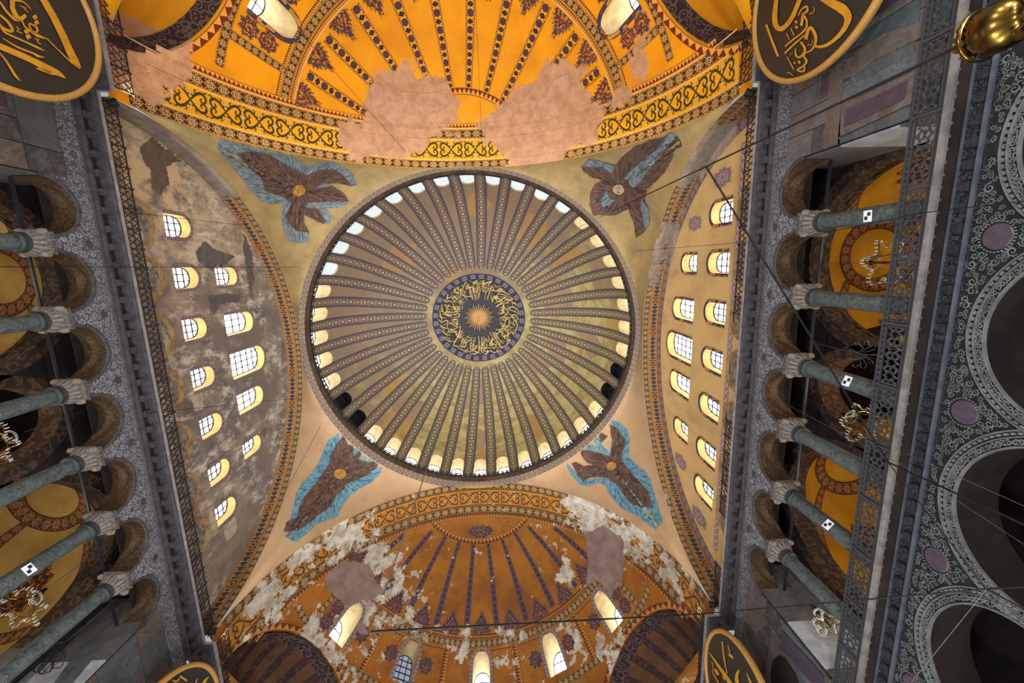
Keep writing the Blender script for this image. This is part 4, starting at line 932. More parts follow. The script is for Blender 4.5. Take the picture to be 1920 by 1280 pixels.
        if j != 1:
            for q in range(4):
                a0 = 45 + 90 * q; sheet('vault_band', lambda e, a, Fv=Fv: Fv(a, e), 2, 72, 24, a0 - 5, a0 + 5, 2, MAT['gal_band'], va, off=0, us=14, vs=1, keep=kp).location = (0, 0, -.06)
            sheet('vault_band', Fv, 0, 360, 60, 68, 76, 2, MAT['gal_band'], va, us=22, vs=1, keep=kp).location = (0, 0, -.08)
            sheet('vault_band', Fv, 0, 360, 80, 14, 20, 2, MAT['gal_band'], va, us=70, vs=1, keep=kp).location = (0, 0, -.05)
            for q in range(4):
                a0 = 90 * q + (0 if sx > 0 else 180)
                if q == 2: continue
                A = np.array([(a0, 40.)] + [(a0 + 13 * (1 + .35 * (i % 2)) * math.cos(PI * i / 10), 40 + 11 * (1 + .3 * (i % 2)) * math.sin(PI * i / 10)) for i in range(20)]); P = Fv(A[:, 0], A[:, 1]); P[:, 2] -= .07
                new_obj('vault_cartouche', mesh('vault_cartouche', P, [(0, i + 1, (i + 1) % 20 + 1) for i in range(20)], [(0, 0)] + [(math.cos(PI * i / 10), math.sin(PI * i / 10)) for i in range(20)]), MAT['med_top'], va)
    box_obj('ceiling_aisle', (sx * 18.05, 0, 23.9), (1.9, 34, .1), MAT['gal_dark'], **STR)
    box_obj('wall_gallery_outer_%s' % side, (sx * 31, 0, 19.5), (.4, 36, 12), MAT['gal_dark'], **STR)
    for yy in (-16.5, 16.5): box_obj('wall_gallery_end', (sx * 25.1, yy, 19.5), (12, .4, 12), MAT['gal_dark'], **STR)
    # warm lamps of the gallery chandeliers
    for yy in (-6.4, .4, 6.0): lamp('gallery_chandelier_lamp', (sx * 20.6, yy, 16.4), 380 if sx > 0 else 300, (1, .80, .52) if sx > 0 else (1, .86, .66), .3)
    # ---- corner piers with marble slabs
    for sy in (-1, 1):
        pier = box_obj('wall_pier_%s' % side, (sx * 17.58, sy * 21.15, 17.6), (3.0, 20.6, 9.0), MAT['gal_dark'], **STR)
        PIERS[(sx, sy)] = pier; zr = [13.9, 15.5, 17.6, 19.6, 21.1]; r = random.Random(sx * 3 + sy * 7 + 50)
        for j in range(4):
            y = 10.87
            while y < 30:
                wd_ = r.choice([.9, 1.3, 1.7, 2.1]) if y > 11.5 else 1.0; z0, z1 = zr[j], zr[j + 1]
                s_ = MB().box((sx * 16.03, sy * (y + wd_ / 2), (z0 + z1) / 2), (.10 + r.uniform(0, .03), wd_ - .035, z1 - z0 - .035)).build('slab', r.choice(MARB), pier)
                if r.random() < .22 and wd_ > 1.2:
                    fr = MB(); yc, zc, hw_, hh_ = sy * (y + wd_ / 2), (z0 + z1) / 2, wd_ / 2 - .22, (z1 - z0) / 2 - .22
                    fr.box((sx * 15.97, yc, zc), (.04, hw_ * 2, hh_ * 2)); fr.build('inset_panel', MAT['porphyry'], pier)
                    f2 = MB()
                    for a_, b_ in (((-hw_, -hh_), (hw_, -hh_)), ((hw_, -hh_), (hw_, hh_)), ((hw_, hh_), (-hw_, hh_)), ((-hw_, hh_), (-hw_, -hh_))): f2.bar((sx * 15.96, yc + a_[0], zc + a_[1]), (sx * 15.96, yc + b_[0], zc + b_[1]), .07)
                    f2.build('inset_frame', MARB[1], pier)
                y += wd_
        MB().box((sx * 16.0, sy * 13.2, 21.5), (.16, 4.0, .76)).build('frieze_slab', MAT['frieze'], pier)
        for z0, z1, mi in ((13.9, 15.8, 0), (15.8, 18.2, 2), (18.2, 21.9, 0)): MB().box((sx * 17.55, sy * 10.82, (z0 + z1) / 2), (2.9, .1, z1 - z0 - .03)).build('side_slab', plain('side_daylit_marble', '#A9ADB6', .5, .35, c2='#8A8F9A', sc=1) if mi == 2 else MARB[mi], pier)  # paler middle slab: daylight on the pier side put into its colour
        # cornice and rail continue along the exedra side, a step further in
        xl = {(-1, -1): 14.9, (-1, 1): 15.0, (1, 1): 14.75, (1, -1): 15.25}[(sx, sy)]
        pr2 = [(xl + .75, 21.9), (xl + .45, 21.95), (xl + .4, 22.2), (xl + .6, 22.22), (xl + .6, 22.6), (xl + .12, 22.66), (xl + .08, 22.9)]
        y0_, y1_ = sy * 15.05, sy * 27; cm = MB(); V = [(sx * x, y, z) for y in (y0_, y1_) for x, z in pr2]; k = len(pr2); cm.add(V, [(j, j + 1, k + j + 1, k + j) for j in range(k - 1)]); cm.add([(sx * x, y0_, z) for x, z in pr2] + [(sx * (xl + 1.5), y0_, 22.9), (sx * (xl + 1.5), y0_, 21.9)], [tuple(range(k + 2))])
        c2 = cm.build('trim_cornice_return', MAT['cornice_lit'], **STR)
        MB().box((sx * (xl + .75), sy * 21.0, 22.99), (1.5, 11.95, .16)).build('ledge', MAT['ledge'], c2)
        MB().box((sx * (xl + .59), sy * 21.0, 22.42), (.02, 11.8, .34)).build('recess_shade', MAT['cornice'], c2)  # same dark strip, painted shade behind the return modillions
        for i in range(8): o_ = new_obj('modillion', mm, MAT['cornice_lit'], c2); o_.location = (sx * (xl + .42), sy * (15.5 + i * .84), 22.44)
# ---- lower arcade under the yellow wall (the other side lies outside the picture)
LA = [(-9.4, 2.16), (-4.5, 2.16), (.4, 2.16), (5.2, 2.16), (10.0, 2.16)]; LZ = 10.2; LX = 16.0
def F_low(y, z): return np.stack([LX + 0 * y, y, z], -1)
hol = [[(yc + hw * math.cos(PI * k / 24), LZ + 2.05 * math.sin(PI * k / 24)) for k in range(25)] + [(yc - hw, 6.4), (yc + hw, 6.4)] for yc, hw in LA]
low = region('wall_lower_right', F_low, [(-12.2, 6.2), (12.8, 6.2), (12.8, 13.1), (-12.2, 13.1)], hol, .6, MAT['frieze_low'], smooth=False, **STR)
for yc, hw in LA:
    Fo = lambda t, x, yc=yc, hw=hw: np.stack([x + 0 * t, yc - hw * np.cos(np.radians(t)), LZ + 2.05 * np.sin(np.radians(t))], -1)
    sheet('arch_soffit', Fo, 0, 180, 28, LX, LX + 1.3, 2, MAT['gal_dark'], low)
    for r0, r1, dx, mt in ((0, .07, .09, 'lace'), (.27, .32, .07, 'lace'), (.43, .49, .06, 'lace')):
        if mt is None: continue
        V = []
        for k in range(41):
            a = PI * k / 40
            for r_, d_ in ((r0, 0), (r0 + .02, dx), (r1 - .02, dx), (r1, 0)): V.append((LX - d_, yc - (hw + r_) * math.cos(a), LZ + (2.05 + r_) * math.sin(a)))
        MB().add(V, [(k * 4 + j, (k + 1) * 4 + j, (k + 1) * 4 + j + 1, k * 4 + j + 1) for k in range(40) for j in range(3)]).build('arch_moulding', MAT['lace'], low)
    dn = MB()
    for k in range(46):
        a = PI * (k + .5) / 46
        if a < .05: continue
        for rr, w_ in ((.375, .06),): dn.box((LX - .03, yc - (hw + rr) * math.cos(a), LZ + (2.05 + rr) * math.sin(a)), (.05, .10, w_), [[1, 0, 0], [0, math.cos(a - PI / 2), math.sin(a - PI / 2)], [0, -math.sin(a - PI / 2), math.cos(a - PI / 2)]])
    dn.build('bead_course', MAT['lace'], low, kind='stuff')
def curl(mb, y, z, r_, a0, hand, x=LX - .045, turns=1.35, wd=.05):
    pts = []
    for k in range(11):
        t = k / 10; a = a0 + hand * t * turns * 2 * PI; rr = r_ * (1 - .82 * t); pts.append((y + rr * math.cos(a), z + rr * math.sin(a)))
    l, rgt = stroke2d(pts, [wd, wd * 1.15, wd * .8, wd * .5], 13); V = []
    for p, q in zip(l, rgt): V += [(x, p[0], p[1]), (x, q[0], q[1])]
    mb.add(V, [(2 * i, 2 * i + 2, 2 * i + 3, 2 * i + 1) for i in range(len(l) - 1)])
    for k in range(5):    # leaf tongues on the outside of the curl
        a = a0 + hand * (k * .85) + .3; c0, s0 = math.cos(a), math.sin(a); r0, r1 = r_ * .88, r_ * 1.45; b_ = a + hand * .38
        mb.add([(x, y + r0 * math.cos(a - .2), z + r0 * math.sin(a - .2)), (x, y + r1 * math.cos(b_), z + r1 * math.sin(b_)), (x, y + r0 * math.cos(a + .2), z + r0 * math.sin(a + .2))], [(0, 1, 2)])
lc = MB(); pts = []; rr_ = random.Random(3)
DISC = [(-7.0, 12.4), (-2.05, 12.42), (2.8, 12.45), (7.6, 12.45), (-11.8, 12.4)]
for _ in range(20000):
    y, z = rr_.uniform(-12, 12.6), rr_.uniform(8.6, 12.98); r_ = rr_.choice((.13, .10, .08, .065))
    if any(((y - yc) / (hw + .50 + r_)) ** 2 + ((z - LZ) / (2.05 + .50 + r_)) ** 2 < 1 for yc, hw in LA): continue
    if any(abs(y - yc) < hw + .12 + r_ and z < LZ for yc, hw in LA) or z + r_ > 13.02: continue
    if any((y - a) ** 2 + (z - b) ** 2 < (.40 + r_) ** 2 for a, b in DISC): continue
    if any((y - a) ** 2 + (z - b) ** 2 < ((r_ + c_) * .74) ** 2 for a, b, c_ in pts): continue
    pts.append((y, z, r_)); curl(lc, y, z, r_ * 1.05, rr_.uniform(0, 6.28), rr_.choice((-1, 1)), wd=r_ * .34)
for yc, hw in LA:   # smaller leaf scroll inside the arch mouldings
    for k in range(52):
        a = PI * (k + .5) / 52; curl(lc, yc - (hw + .17) * math.cos(a), LZ + (2.05 + .17) * math.sin(a), .085, rr_.uniform(0, 6.28), 1 if k % 2 else -1, wd=.04)
lc.build('lace_carving', MAT['lace'], low, kind='stuff')
for y, z in DISC[:4]:
    MB().lathe([(.001, .03), (.33, .03), (.36, .0)], 28, (LX - .02, y, z), [[0, 0, -1], [0, 1, 0], [1, 0, 0]]).build('porphyry_disc', MAT['porphyry'], low)
    rg = MB()
    for k in range(30): a = 2 * PI * k / 30; rg.ball((LX - .04, y + .41 * math.cos(a), z + .41 * math.sin(a)), .03, 5, 3)
    rg.build('bead_ring', MAT['lace'], low, kind='stuff')
box_obj('wall_aisle_right', (24, 0, 9), (.3, 34, 9.6), MAT['gal_dark'], **STR)
box_obj('ceiling_lower_aisle', (20.2, 0, 13.2), (7.6, 34, .12), plain('aisle_vault_gloom', '#1E1918', .9, .1, c2='#151212'), **STR)  # unlit look of the aisle is put into the vault colour
# cornice of the gallery floor
prof = [(16.0, 13.02), (15.90, 13.04), (15.88, 13.12), (15.98, 13.14), (15.93, 13.44), (15.82, 13.48), (15.82, 13.56), (15.90, 13.58), (15.74, 13.80), (15.66, 13.86), (15.66, 13.98), (16.3, 13.98)]
cm = MB(); V = [(x, y, z) for y in (-16, 16.5) for x, z in prof]; k = len(prof); cm.add(V, [(j, j + 1, k + j + 1, k + j) for j in range(k - 1)])
g = G('carved_dark_cornice', .75, .25); h = (g.voro(5, 'F1', 'Distance') * 20 + g.noise(6, 3) * 6).sin() * .5 + .5; g.bump(h, .8, .05); m_cc = g.out(g.mix(g.step(h, .3, .7), '#191A20', '#34363E'))  # carved cornice, darker where the pattern dips
lcor = cm.build('trim_cornice_lower', m_cc, **STR)
MB().box((15.70, .2, 13.90), (.2, 32.4, .2)).build('ledge', MAT['ledge_low'], lcor)
MB().box((15.80, .2, 13.52), (.07, 32.4, .08)).build('fillet', MAT['blue_fillet'], lcor)
MB().box((15.87, .2, 13.075), (.07, 32.4, .10)).build('fillet', MAT['blue_fillet'], lcor)
lf = MB(); lf.add([(0, -.14, 0), (-.14, -.09, .17), (-.22, 0, .24), (-.14, .09, .17), (0, .14, 0), (-.10, 0, .06)], [(0, 1, 5), (1, 2, 5), (2, 3, 5), (3, 4, 5)]); lm = lf.mesh('acanthus_leaf')
for i in range(90): o_ = new_obj('acanthus_leaf', lm, MAT['cornice_lit'] if i % 2 == 0 else MAT['blue_fillet'], lcor); o_.location = (15.875, -15.5 + i * .35, 13.57)
br = MB(); br.box((0, 0, 0), (.14, .26, .24)); br.box((-.07, 0, .06), (.08, .18, .1)); brm = br.mesh('bracket')
for i in range(54): o_ = new_obj('bracket', brm, MAT['cornice'], lcor); o_.location = (15.90, -15.4 + i * .58, 13.30)

box_obj('wall_gallery_top_closure', (17.05, 0, 22.4), (.06, 31, 3.2), MAT['gal_dark'], **STR); box_obj('wall_gallery_top_closure', (-17.05, 0, 22.4), (.06, 31, 3.2), MAT['gal_dark'], **STR)
for sx in (-1, 1):   # acanthus sprigs carved over each column
    mbs = MB(); r_ = random.Random(11)
    for y in COLY:
        for dy, z, rad, h in ((-.22, 20.35, .15, 1), (.22, 20.35, .15, -1), (-.28, 20.72, .15, -1), (.28, 20.72, .15, 1), (0, 20.55, .10, 1), (-.42, 21.05, .15, 1), (.42, 21.05, .15, -1), (0, 20.95, .12, -1), (-.75, 21.4, .12, 1), (.75, 21.4, .12, -1), (-.42, 21.5, .12, 1), (.42, 21.5, .12, -1)):
            curl(mbs, y + dy, z, rad, r_.uniform(0, 6), h, x=sx * (WX0 - .045), wd=rad * .36)
    mbs.build('acanthus_carving', plain('acanthus_light_marble', '#9A9AA0', .7, .3, c2='#80808A', sc=4), GAL[sx], kind='stuff')
def slab_px(name, quad, mat, sx, x=15.93, th=.06, side=False):
    P = [on_plane(p, 1, 10.75) if side else on_plane(p, 0, sx * x) for p in quad]; n = len(P)
    if not side:
        for p in P: p[1] = math.copysign(max(abs(p[1]), 10.88), p[1])
    V = P + [p + (np.array([0, th, 0]) if side else np.array([sx * th, 0, 0])) for p in P]
    return new_obj(name, mesh(name, V, [tuple(range(n)), tuple(range(n, 2 * n))[::-1]] + [(i, (i + 1) % n, n + (i + 1) % n, n + i) for i in range(n)]), mat, PIERS[(sx, -1 if P[0][1] < 0 else 1)])
slab_px('slab', [(1556, 128), (1580, 118), (1572, 288), (1541, 294)], MARB[1], 1)
slab_px('slab', [(1582, 168), (1724, 95), (1719, 126), (1577, 194)], MARB[2], 1)
slab_px('slab', [(1577, 198), (1719, 130), (1708, 194), (1571, 258)], MARB[1], 1)
slab_px('inset_panel', [(1586, 206), (1702, 150), (1694, 186), (1582, 238)], MAT['porphyry'], 1, 15.90)
slab_px('slab', [(1571, 261), (1708, 197), (1704, 234), (1600, 262), (1569, 288)], MARB[5], 1)
slab_px('mosaic_lunette', [(1581, 148), (1578, 125), (1600, 96), (1660, 62), (1735, 38), (1733, 66), (1640, 112), (1600, 143)], MARB[1], 1)
slab_px('slab', [(1408, 1195), (1440, 1170), (1445, 1185), (1432, 1262), (1424, 1255)], MARB[3], 1)
slab_px('inset_panel', [(1466, 1182), (1545, 1268), (1536, 1290), (1520, 1278), (1462, 1212)], MAT['porphyry'], 1)
slab_px('slab', [(1464, 1150), (1494, 1180), (1548, 1248), (1546, 1264), (1468, 1180)], MARB[2], 1)
slab_px('niche_shade', [(1446, 1290), (1445, 1255), (1450, 1236), (1460, 1228), (1470, 1232), (1490, 1262), (1500, 1290)], MAT['gal_dark'], 1, 15.92)  # flat dark slab, the shade inside the niche opening given as colour
slab_px('slab', [(0, 1252), (28, 1236), (52, 1232), (78, 1290), (0, 1290)], plain('side_daylit_marble', '#A9ADB6'), -1, side=True)  # pale slab colour carries the daylight on this pier side
slab_px('slab', [(98, 1284), (150, 1212), (196, 1208), (128, 1290)], MARB[2], -1, side=True)
# ------------------------------------------------------------------ railings
def to_px(P):
    q = CR @ (np.asarray(P, float) - CAMP); return np.array([960 + FPX * q[0] / q[2], 640 + FPX * q[1] / q[2]])
pn = MB(); H = .98
for z in (.02, H): pn.bar((0, -1, z), (0, 1, z), .05)
for k in range(-3, 7):
    for s_ in (-1, 1):
        a0 = -1 + k * .333; pts = []
        y0, z0, y1, z1 = a0, .02, a0 + H * .68, H
        t0 = max(0, (-1 - y0) / (y1 - y0)); t1 = min(1, (1 - y0) / (y1 - y0))
        if t1 - t0 < .08: continue
        p, q = (0, s_ * (y0 + (y1 - y0) * t0), z0 + (z1 - z0) * t0), (0, s_ * (y0 + (y1 - y0) * t1), z0 + (z1 - z0) * t1); pn.bar(p, q, .03, .035, (1, 0, 0))
for z in (.33, .66): pn.bar((0, -1, z), (0, 1, z), .02)
pnm = pn.mesh('lattice_panel'); kb = MB(); kb.bar((0, 0, 0), (0, 0, 1.05), .06); kb.lathe([(.001, 1.2), (.06, 1.12), (.07, 1.06), (.03, 1.0)], 6); kb.bar((0, 0, .8), (0, 0, 1.1), .05); kbm = kb.mesh('post')
def lattice_rail(x, y0, y1, label):
    r_ = empty('lattice_railing', (x, (y0 + y1) / 2, 23.07), label=label, cat='railing'); n = max(1, round((y1 - y0) / 2)); w_ = (y1 - y0) / n
    for i in range(n):
        o = new_obj('lattice_panel', pnm, MAT['railing'], r_); o.location = (x, y0 + w_ * (i + .5), 23.07); o.scale = (1, w_ / 2, 1.08)
    for i in range(2 * n + 1):
        o = new_obj('post', kbm, MAT['railing'], r_); o.location = (x, y0 + w_ / 2 * i, 23.05); o.scale = (1, 1, 1.05)
lattice_rail(-15.85, -14.9, 14.9, 'long dark lattice railing along the foot of the bare brown wall')
lattice_rail(15.85, -14.9, -3.6, 'dark lattice railing below the yellow wall on the orange conch end')
lattice_rail(15.85, 2.7, 8.7, 'short middle piece of lattice railing below the yellow wall')
lattice_rail(15.85, 12.3, 14.9, 'last short lattice railing below the yellow wall beside the damaged conch')
lattice_rail(-14.95, -27, -15.3, 'lattice railing behind the upper left calligraphy roundel')
lattice_rail(-15.05, 15.3, 27, 'lattice railing above the lower left calligraphy roundel')
lattice_rail(14.8, 15.3, 27, 'lattice railing above the lower right calligraphy roundel')
lattice_rail(15.3, -27, -15.3, 'lattice railing behind the upper right calligraphy roundel')
# ornate gallery parapet rail
st = MB(); n = 16; V = []
for x in (-.02, .02):
    for k in range(n):
        a = 2 * PI * k / n; ro = .27 if k % 2 == 0 else .15; V += [(x, ro * math.cos(a), ro * math.sin(a)), (x, (ro - .055) * math.cos(a), (ro - .055) * math.sin(a))]
F = []
for k in range(n):
    a, b = 2 * k, 2 * ((k + 1) % n); o = 2 * n; F += [(a, b, b + 1, a + 1), (o + a, o + a + 1, o + b + 1, o + b), (a, o + a, o + b, b), (a + 1, b + 1, o + b + 1, o + a + 1)]
st.add(V, F)
for k in range(4): a = PI / 4 + k * PI / 2; st.bar((0, .14 * math.cos(a), .14 * math.sin(a)), (0, .36 * math.cos(a), .36 * math.sin(a)), .045, .04, (1, 0, 0)); st.ball((0, .3 * math.cos(a), .3 * math.sin(a)), .05, 6, 4)
stm = st.mesh('star')
fr = MB(); PW = 2.15
for z in (.06, .16, .84, .98): fr.bar((0, -PW / 2, z), (0, PW / 2, z), .05 if z in (.16, .84) else .07)
for y in (-PW / 2 + .1, PW / 2 - .1): fr.bar((0, y, .16), (0, y, .84), .05)
for y in (-PW / 2, PW / 2): fr.bar((0, y, 0), (0, y, 1.02), .09)
for k in range(10): fr.lathe([(.001, -.02), (.05, -.02), (.05, .02), (.001, .02)], 6, (0, -PW / 2 + .2 + k * .195, .91), [[0, 0, 1], [1, 0, 0], [0, 1, 0]])
frm = fr.mesh('rail_panel')
orn = empty('star_railing', (15.78, 0, 14.1), label='ornate blue-grey iron star railing along the gallery floor ledge', cat='railing')
for i in range(14):
    y = -14 + i * PW; p = new_obj('rail_panel', frm, MAT['railing2'], orn, world=False); p.location = (0, y, 0)
    for k in range(4):
        s_ = new_obj('star', stm, MAT['railing2'], p, world=False); s_.location = (0, -PW / 2 + .36 + k * .475, .5)
# ------------------------------------------------------------------ seraphs painted on the pendentives
bvhP = bvh_of(PEND)
FE = {'b': plain('seraph_brown', '#4E3A34', .8, .2, c2='#5C463C', sc=2), 'bd': plain('feather_dark', '#2E2422', .8, .2), 'bl': plain('feather_light', '#7A655A', .8, .2),
      'g': plain('seraph_grey_blue', '#6E7A82', .8, .2, c2='#58646C', sc=2), 'gd': plain('feather_slate', '#3A444C', .8, .2), 'gl': plain('feather_pale', '#98A2A4', .8, .2),
      't': plain('seraph_teal', '#4C7484', .8, .2, c2='#64889A', sc=2), 'td': plain('feather_teal_dark', '#24505E', .8, .2), 'tl': plain('feather_teal_light', '#84AEBA', .8, .2),
      'face': plain('gilt_face_cover', '#8A6222', .5, .4, .2, c2='#B08642', sc=6), 'skin': plain('painted_face', '#A8947C', .8, .2, c2='#97836C', sc=3)}
def seraph(idx, x0, y0, sc, polys, face, facer, fkey, pend, ln=42):
    T = lambda p: (x0 + p[0] * sc, y0 + p[1] * sc); fx, fy = face; r = np.random.default_rng(idx)
    for key, poly, lvl in polys:
        pp = [T(p) for p in poly]
        o = paint('wing', bvhP, jag(pp, 5, .5, idx), 7, FE[key], pend, .02 + .045 * lvl)
        A = np.array(poly, float); mn, mx = A.min(0), A.max(0)
        for kk, dl in ((key + 'd', 0), (key + 'l', 1)):
            fm = MB(); cnt = int(np.clip((mx - mn).prod() / (620 if dl == 0 else 900), 30, 1500))
            S = mn + r.random((cnt, 2)) * (mx - mn); S = S[inpoly(S, poly)]
            for s0 in S:
                d = s0 - np.array([fx, fy]); d = d / (np.linalg.norm(d) + 1e-6); a = r.normal(0, .09); d = np.array([d[0] * math.cos(a) - d[1] * math.sin(a), d[0] * math.sin(a) + d[1] * math.cos(a)])
                e = s0 + d * ln * r.uniform(.6, 1.3)
                if not inpoly(np.array([e]), poly)[0]: continue
                L_, R_ = stroke2d([s0, (s0 + e) / 2 + np.array([-d[1], d[0]]) * 3, e], [2, 5 - dl * 1.5, 1.5], 4); Q = []
                for p, q in zip(L_, R_):
                    for z in (p, q):
                        h_ = hit(bvhP, T(z), .04 + .045 * lvl + .006 * dl); Q.append(h_)
                if any(q is None for q in Q): continue
                fm.add(Q, [(2 * i, 2 * i + 2, 2 * i + 3, 2 * i + 1) for i in range(3)])
            if fm.v: fm.build('feather', FE[kk], o, kind='stuff')
    V = [T((fx + facer * math.cos(2 * PI * i / 20) * 1.08, fy + facer * .92 * math.sin(2 * PI * i / 20))) for i in range(20)]
    f_ = paint('face', bvhP, V, 4, FE[fkey], pend, .13)
    if fkey == 'skin':
        m_ = MB()
        for dx, dy, w_ in ((-18, -14, 14), (14, -20, 14), (-2, 6, 8), (-2, 24, 18)):
            Q = [hit(bvhP, T((fx + dx + a * w_ / 2, fy + dy + b * 4)), .15) for a, b in ((-1, -1), (1, -1), (1, 1), (-1, 1))]; m_.add(Q, [(0, 1, 2, 3)])
        m_.build('features', FE['bd'], f_)
seraph(1, 400, 230, .1875, [('g', [(90, 125), (35, 230), (60, 290), (200, 450), (340, 640), (470, 780), (560, 815), (690, 800), (680, 960), (700, 1080), (760, 1180), (850, 1205), (940, 1195), (960, 1110), (905, 1000), (905, 920), (1100, 1010), (1170, 1000), (1180, 930), (1110, 850), (1290, 850), (1360, 790), (1300, 700), (1180, 620), (1100, 605), (1250, 600), (1370, 635), (1435, 620), (1400, 520), (1310, 430), (1180, 380), (1080, 395), (960, 440), (870, 390), (780, 310), (620, 240), (400, 215), (230, 160)], 0),
    ('b', [(220, 300), (400, 280), (560, 320), (700, 400), (830, 470), (930, 520), (1060, 470), (1200, 460), (1310, 530), (1380, 630), (1250, 600), (1100, 605), (1000, 660), (1190, 625), (1300, 700), (1360, 785), (1180, 790), (940, 790), (900, 900), (905, 1000), (960, 1100), (830, 1080), (740, 1000), (720, 930), (780, 800), (700, 740), (520, 680), (470, 540), (330, 420)], 1),
    ('b', [(920, 850), (1040, 850), (1130, 1000), (1090, 1010), (910, 920)], 1)], (850, 670), 60, 'face', PEND[2], 60)
seraph(2, 1070, 230, .1797, [('b', [(1035, 100), (1110, 130), (1150, 190), (1160, 250), (1090, 270), (1060, 380), (980, 520), (850, 650), (800, 700), (780, 800), (820, 900), (825, 1060), (780, 1130), (680, 1205), (660, 1050), (600, 900), (480, 960), (380, 970), (290, 960), (240, 985), (200, 860), (200, 740), (250, 640), (340, 590), (220, 570), (130, 510), (110, 450), (200, 375), (330, 400), (470, 440), (560, 330), (680, 240), (840, 170), (980, 140)], 0),
    ('g', [(1030, 100), (1100, 110), (1080, 180), (940, 330), (820, 480), (740, 600), (660, 680), (610, 640), (620, 590), (555, 580), (640, 490), (780, 380), (920, 260)], 1), ('g', [(110, 450), (200, 375), (330, 400), (460, 450), (430, 530), (330, 450), (200, 460)], 1),
    ('g', [(380, 710), (320, 800), (330, 880), (400, 860), (470, 800), (410, 790)], 1), ('g', [(740, 800), (820, 900), (825, 1060), (780, 1120), (740, 900)], 1)], (505, 690), 55, 'skin', PEND[3], 60)
seraph(3, 520, 790, .1797, [('t', [(720, 75), (770, 130), (740, 160), (820, 160), (885, 220), (900, 260), (980, 280), (1000, 360), (960, 420), (1100, 390), (1120, 430), (1060, 560), (960, 650), (860, 700), (760, 770), (690, 870), (620, 990), (520, 1030), (400, 1080), (320, 1160), (210, 1250), (150, 1250), (80, 1190), (180, 1100), (110, 1060), (150, 950), (200, 740), (260, 640), (340, 560), (410, 460), (480, 300), (530, 190), (620, 140), (650, 95)], 0),
    ('b', [(750, 125), (720, 200), (740, 260), (800, 165), (820, 200), (790, 260), (800, 370), (900, 260), (910, 300), (850, 390), (950, 430), (1070, 390), (1030, 490), (920, 570), (800, 620), (710, 660), (700, 700), (610, 780), (560, 890), (440, 970), (330, 1060), (260, 1110), (150, 1150), (65, 1150), (90, 1050), (200, 1010), (230, 880), (270, 800), (370, 680), (450, 560), (540, 440), (540, 360), (620, 230), (690, 150)], 1)], (650, 550), 58, 'face', PEND[1], 46)
seraph(4, 1050, 770, .1796, [('t', [(530, 90), (640, 130), (700, 190), (730, 300), (720, 480), (800, 560), (900, 640), (945, 720), (980, 830), (1030, 1000), (1085, 1170), (1040, 1190), (1000, 1250), (900, 1170), (800, 1090), (640, 1020), (560, 930), (500, 850), (480, 780), (400, 750), (290, 790), (200, 770), (130, 680), (70, 590), (75, 550), (130, 600), (190, 680), (270, 720), (400, 700), (520, 700), (600, 500), (480, 460), (380, 420), (230, 400), (215, 350), (300, 350), (400, 370), (350, 320), (340, 240), (380, 220), (420, 330), (470, 390), (520, 440), (560, 250)], 0),
    ('b', [(515, 140), (590, 170), (660, 260), (690, 330), (640, 480), (680, 560), (760, 660), (850, 760), (930, 850), (975, 1010), (860, 1010), (760, 980), (680, 900), (640, 820), (580, 760), (480, 700), (390, 690), (300, 700), (240, 740), (190, 680), (120, 550), (170, 530), (250, 580), (330, 570), (400, 570), (300, 550), (240, 490), (190, 400), (260, 410), (380, 430), (520, 480), (550, 330)], 1), ('b', [(385, 210), (500, 260), (430, 340)], 1)], (540, 580), 48, 'face', PEND[0], 46)
# ------------------------------------------------------------------ calligraphy roundels
def roundel(label, c, a, t, k, strokes, dots, x0, y0, sc):
    sgx, sgy = np.sign(c[0]), np.sign(c[1]); nn = np.array([-sgx * math.cos(a) * math.cos(t), -sgy * math.sin(a) * math.cos(t), -math.sin(t)])
    c = CAMP + (np.array(c) - CAMP) * k; Rd = 3.75 * k; u = np.cross(nn, [0, 0, 1]); u /= np.linalg.norm(u); v = np.cross(nn, u); v = v if v[2] > 0 else -v
    root = empty('calligraphy_roundel', tuple(c - nn * .3), label=label, cat='roundel', group='calligraphy roundels')
    B = np.stack([u, v, nn], 1)
    MB().lathe([(.001, .0), (Rd - .2, .0), (Rd - .2, -.12), (.001, -.12)], 72, c, B).build('board', MAT['disc'], root)
    MB().lathe([(Rd - .22, -.14), (Rd - .22, .06), (Rd - .19, .11), (Rd - .09, .12), (Rd - .02, .07), (Rd, -.02), (Rd - .04, -.14)], 72, c, B).build('frame', MAT['gilt'], root, smooth=True)
    def pp(p):
        d = px_ray((x0 + p[0] * sc, y0 + p[1] * sc)); h_ = CAMP + d * (((c + nn * .03 - CAMP) @ nn) / (d @ nn)); return h_
    m_ = MB()
    for pts, wd in strokes:
        l, r = stroke2d(pts, wd); V = []
        for p, q in zip(l, r): V += [pp(p), pp(q)]
        V = [p for p in V]; m_.add(V, [(2 * i, 2 * i + 2, 2 * i + 3, 2 * i + 1) for i in range(len(l) - 1)])
    for (x, y, s_) in dots: m_.add([pp((x - s_, y - s_ * .3)), pp((x + s_ * .2, y - s_)), pp((x + s_, y + s_ * .3)), pp((x - s_ * .2, y + s_))], [(0, 1, 2, 3)])
    # drop what would fall outside the board
    ok = [np.linalg.norm(np.array(p) - c) < Rd - .2 for p in m_.v]; m_.f = [f for f in m_.f if all(ok[i] for i in f)]
    m_.build('gilt_lettering', MAT['gold'], root)
